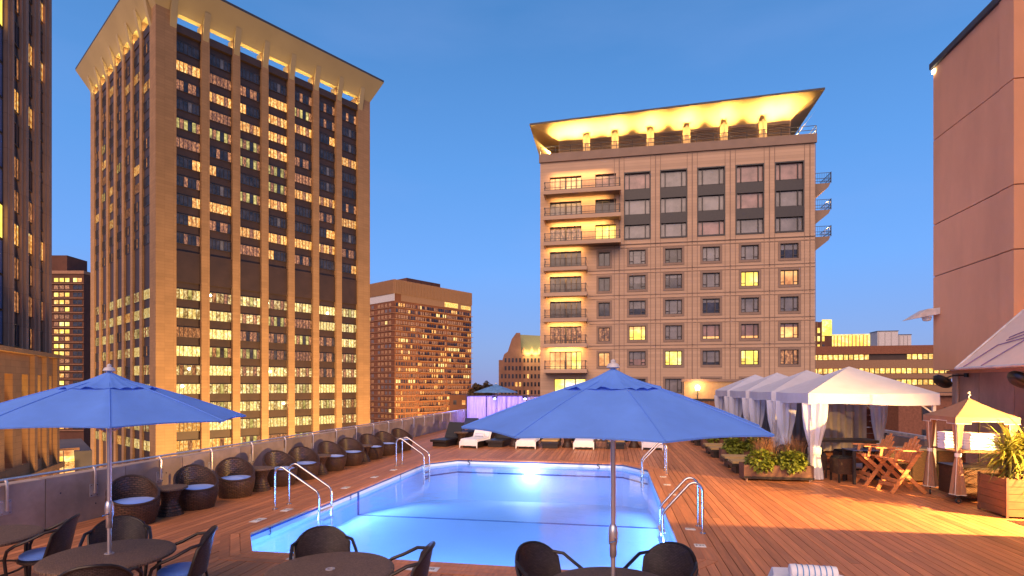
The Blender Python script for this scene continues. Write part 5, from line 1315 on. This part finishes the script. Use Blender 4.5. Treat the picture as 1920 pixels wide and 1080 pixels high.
for i, (x, y) in enumerate(((0, 0), (w, 0), (w, d), (0, d))):
    mb = MB(); mb.tube([(x, y, .14), (x, y, 1.85)], .015, chair_tube, 8); po = mb.build('post', ct)
    mb = MB(); mb.lathe([(0, -.018), (.05, -.018), (.062, -.01), (.062, .01), (.05, .018), (0, .018)], rubber, 16); wv = mb.build('caster', ct, False, (x, y, .063)); wv.rotation_euler = (R(90), 0, R(20*i)); mb = MB(); mb.lathe([(0, -.02), (.03, -.02), (.03, .02), (0, .02)], steel, 10); mb.build('hub', wv)
    if i in (0, 3, 1):
        mb = MB(); P = []
        for k in range(26):
            a = 2*pi*k/26; row = []
            for z, q in ((.20, .17), (.5, .13), (.85, .09), (1.0, .055), (1.08, .05), (1.3, .08), (1.74, .12)): row.append((x+q*(1+.2*sin(a*5+i))*cos(a)*.8, y+q*(1+.2*sin(a*5+i))*sin(a)*.8, z))
            P.append(row)
        mb.grid(P, cart_cloth, wu=True); cu = mb.build('curtain', ct, True)
        mb = MB(); mb.tube([row[0] for row in P]+[P[0][0]], .007, piping, 5); mb.tube(P[16], .006, piping, 5); mb.tube(P[3], .006, piping, 5); mb.lathe([(.058, 1.0), (.062, 1.02), (.062, 1.06), (.058, 1.08)], piping, 14, (x, y)); mb.build('piping', cu, True)
mb = MB(); mb.box(0, w, 0, d, 1.09, 1.12, planter_br); mb.build('shelf', ct)
mb = MB(); wicker_box(mb, .12, w-.02, .12, d-.1, .12, .72); mb.build('hamper', ct)
mb = MB(); mb.box(.1, w, .1, d-.08, .725, .76, chair_tube); mb.build('hamper_lid', ct)
tn = 0
for sx, sy, nn, pn in ((.27, .62, 6, 'left pile on the towel cart'), (.62, .34, 6, 'right pile on the towel cart')):
    for k in range(nn):
        mb = MB(); W_, D_ = .155+random.uniform(-.012, .012), .27; P = []
        for i in range(16):
            a = 2*pi*i/16; sx_ = abs(cos(a))**.35*(1 if cos(a) > 0 else -1); sz_ = abs(sin(a))**.7*(1 if sin(a) > 0 else -1)
            P.append([(sx_*W_, y, .031+sz_*.030+.004*sin(y*14+k)) for y in (-D_, -D_*.6, 0, D_*.6, D_)])
        mb.grid(P, towel_m, wu=True, flip=True); mb.face([p[0] for p in reversed(P)], towel_m); mb.face([p[-1] for p in P], towel_m)
        od = ('bottom', 'second from the bottom', 'third from the bottom', 'third from the top', 'second from the top', 'top')[k]
        mb.build('folded_towel', None, True, (X0+sx, Y0+sy, 1.122+k*.062), 'folded white towel, %s of the %s' % (od, pn), 'towel', 'folded towels piled on the cart', rz=R(90)+random.uniform(-.05, .05))

# ---- palm in a box at the right edge
pb = empty('palm_planter', (7.33, 11.95, 0), 0, 'square brown planter box holding the palm at the right edge', 'planter')
for k in range(5):
    for a, c, e, f in ((0, .82, 0, .03), (0, .82, .82-.03, .82), (0, .03, .031, .789), (.79, .82, .031, .789)): mb = MB(); mb.box(a, c, e, f, .04+k*.142, .175+k*.142, planter_br); mb.build('board', pb)
mb = MB(); mb.box(.03, .79, .03, .79, .5, .66, soil); mb.build('soil', pb)
for x, y in ((-.012, -.012), (.795, -.012), (-.012, .795), (.795, .795)): mb = MB(); mb.box(x, x+.037, y, y+.037, 0, .77, planter_m); mb.build('corner_post', pb)
pl = empty('palm', (7.72, 12.33, .66), 0, 'spiky yellow green palm in the brown box at the right edge', 'palm')
mb = MB()
for k in range(5): a = k*1.26; mb.tube([(.12*cos(a), .12*sin(a), 0), (.15*cos(a), .15*sin(a), .25+.1*k), (.17*cos(a), .17*sin(a), .4+.12*k)], .02, bark, 6)
mb.build('stem', pl)
def frond(mb, o, a, el, L, wd):
    pts = []; p = Vector(o); d = Vector((cos(a)*cos(el), sin(a)*cos(el), sin(el)))
    for i in range(6): pts.append(p.copy()); p += d*L/5; d = (d+Vector((0, 0, -.17))).normalized()
    s = Vector((-sin(a), cos(a), 0))
    for i in range(5):
        w0, w1 = wd*sin(pi*(i/5*.85+.15)), wd*sin(pi*((i+1)/5*.85+.15)); mb.face([pts[i]-s*w0, pts[i]+s*w0, pts[i+1]+s*w1, pts[i+1]-s*w1], leaf_palm)
mb = MB()
for k in range(5):
    a0 = k*1.26; c = (.17*cos(a0), .17*sin(a0), .38+.12*k)
    for j in range(95): frond(mb, (c[0], c[1], c[2]-random.uniform(0, .25)), random.uniform(0, 2*pi), random.uniform(-.7, 1.25), random.uniform(.42, .80), random.uniform(.010, .019))
mb.build('crown', pl)
p2 = empty('planter_box', (7.95, 10.95, 0), 0, 'tall orange lit timber planter post cut off at the right edge', 'planter')
for k in range(3): mb = MB(); mb.box(0+k*.28, .26+k*.28, 0, .5, 0, .78, planter_br); mb.build('board', p2)

# ---- towel draped lounger at the bottom edge
lg = lounger((2.20, 6.86, 0), R(180-14), 'lounger at the bottom right edge, hidden under a white towel', None, 'lounger in the foreground', 15)
mb = MB(); P = []
for j in range(14):
    y = -.05+j*.14; P.append([(x+.01*sin(y*13+x*5), y+.03*sin(x*9), (.375+.018*sin(x*11+y*5)+.012*sin(y*17)) if abs(x) < .36 else .375-.22*(abs(x)-.36)/.08+.02*sin(y*21)) for x in (-.44, -.40, -.36, -.27, -.18, -.09, 0, .09, .18, .27, .36, .40, .44)])
P.insert(0, [(p[0]*1.0, -.09, .17) for p in P[0]])
mb.grid(P, towel_m); mb.build('lounger_towel', None, True, (2.20, 6.86, 0), 'rumpled white towel over the lounger at the bottom right edge', 'towel', rz=R(180-14))
rolled((2.15, 6.52, .472), R(-2), 'rolled white towel with blue stripes at the bottom right edge', .48, .075)

# ================================================================== LAMPS OF THE PLACE
# warm wall lamp beyond the right edge of the picture; an unseen block added in front throws the straight shade line over the boards
mb = MB(); mb.box(8.25, 9.2, 9.3, 10.595, 0, 3.2, stucco); mb.build('shade_block', label='unseen shade block added beside the deck just outside the right edge', cat='wall')
lamp('deck_lamp', 'SPOT', (9.6, 10.62, 2.55), 7000, (1, .58, .18), .03, (5.0, 12.4, 0), 115, .6)
# street lighting washing the towers from the pavements below
for loc, p, to in ((W(-20, 96, -38), 36000, W(-52, 128, -20)), (W(-95, 80, -38), 20000, W(-88, 120, -15)), (W(-40, 50, -38), 8000, W(-56, 68, -5)), (W(-14, 250, -40), 40000, W(-35, 300, 0))):
    lamp('street_light', 'SPOT', loc, p*10, (1, .62, .22), 4, to, 130, 1)
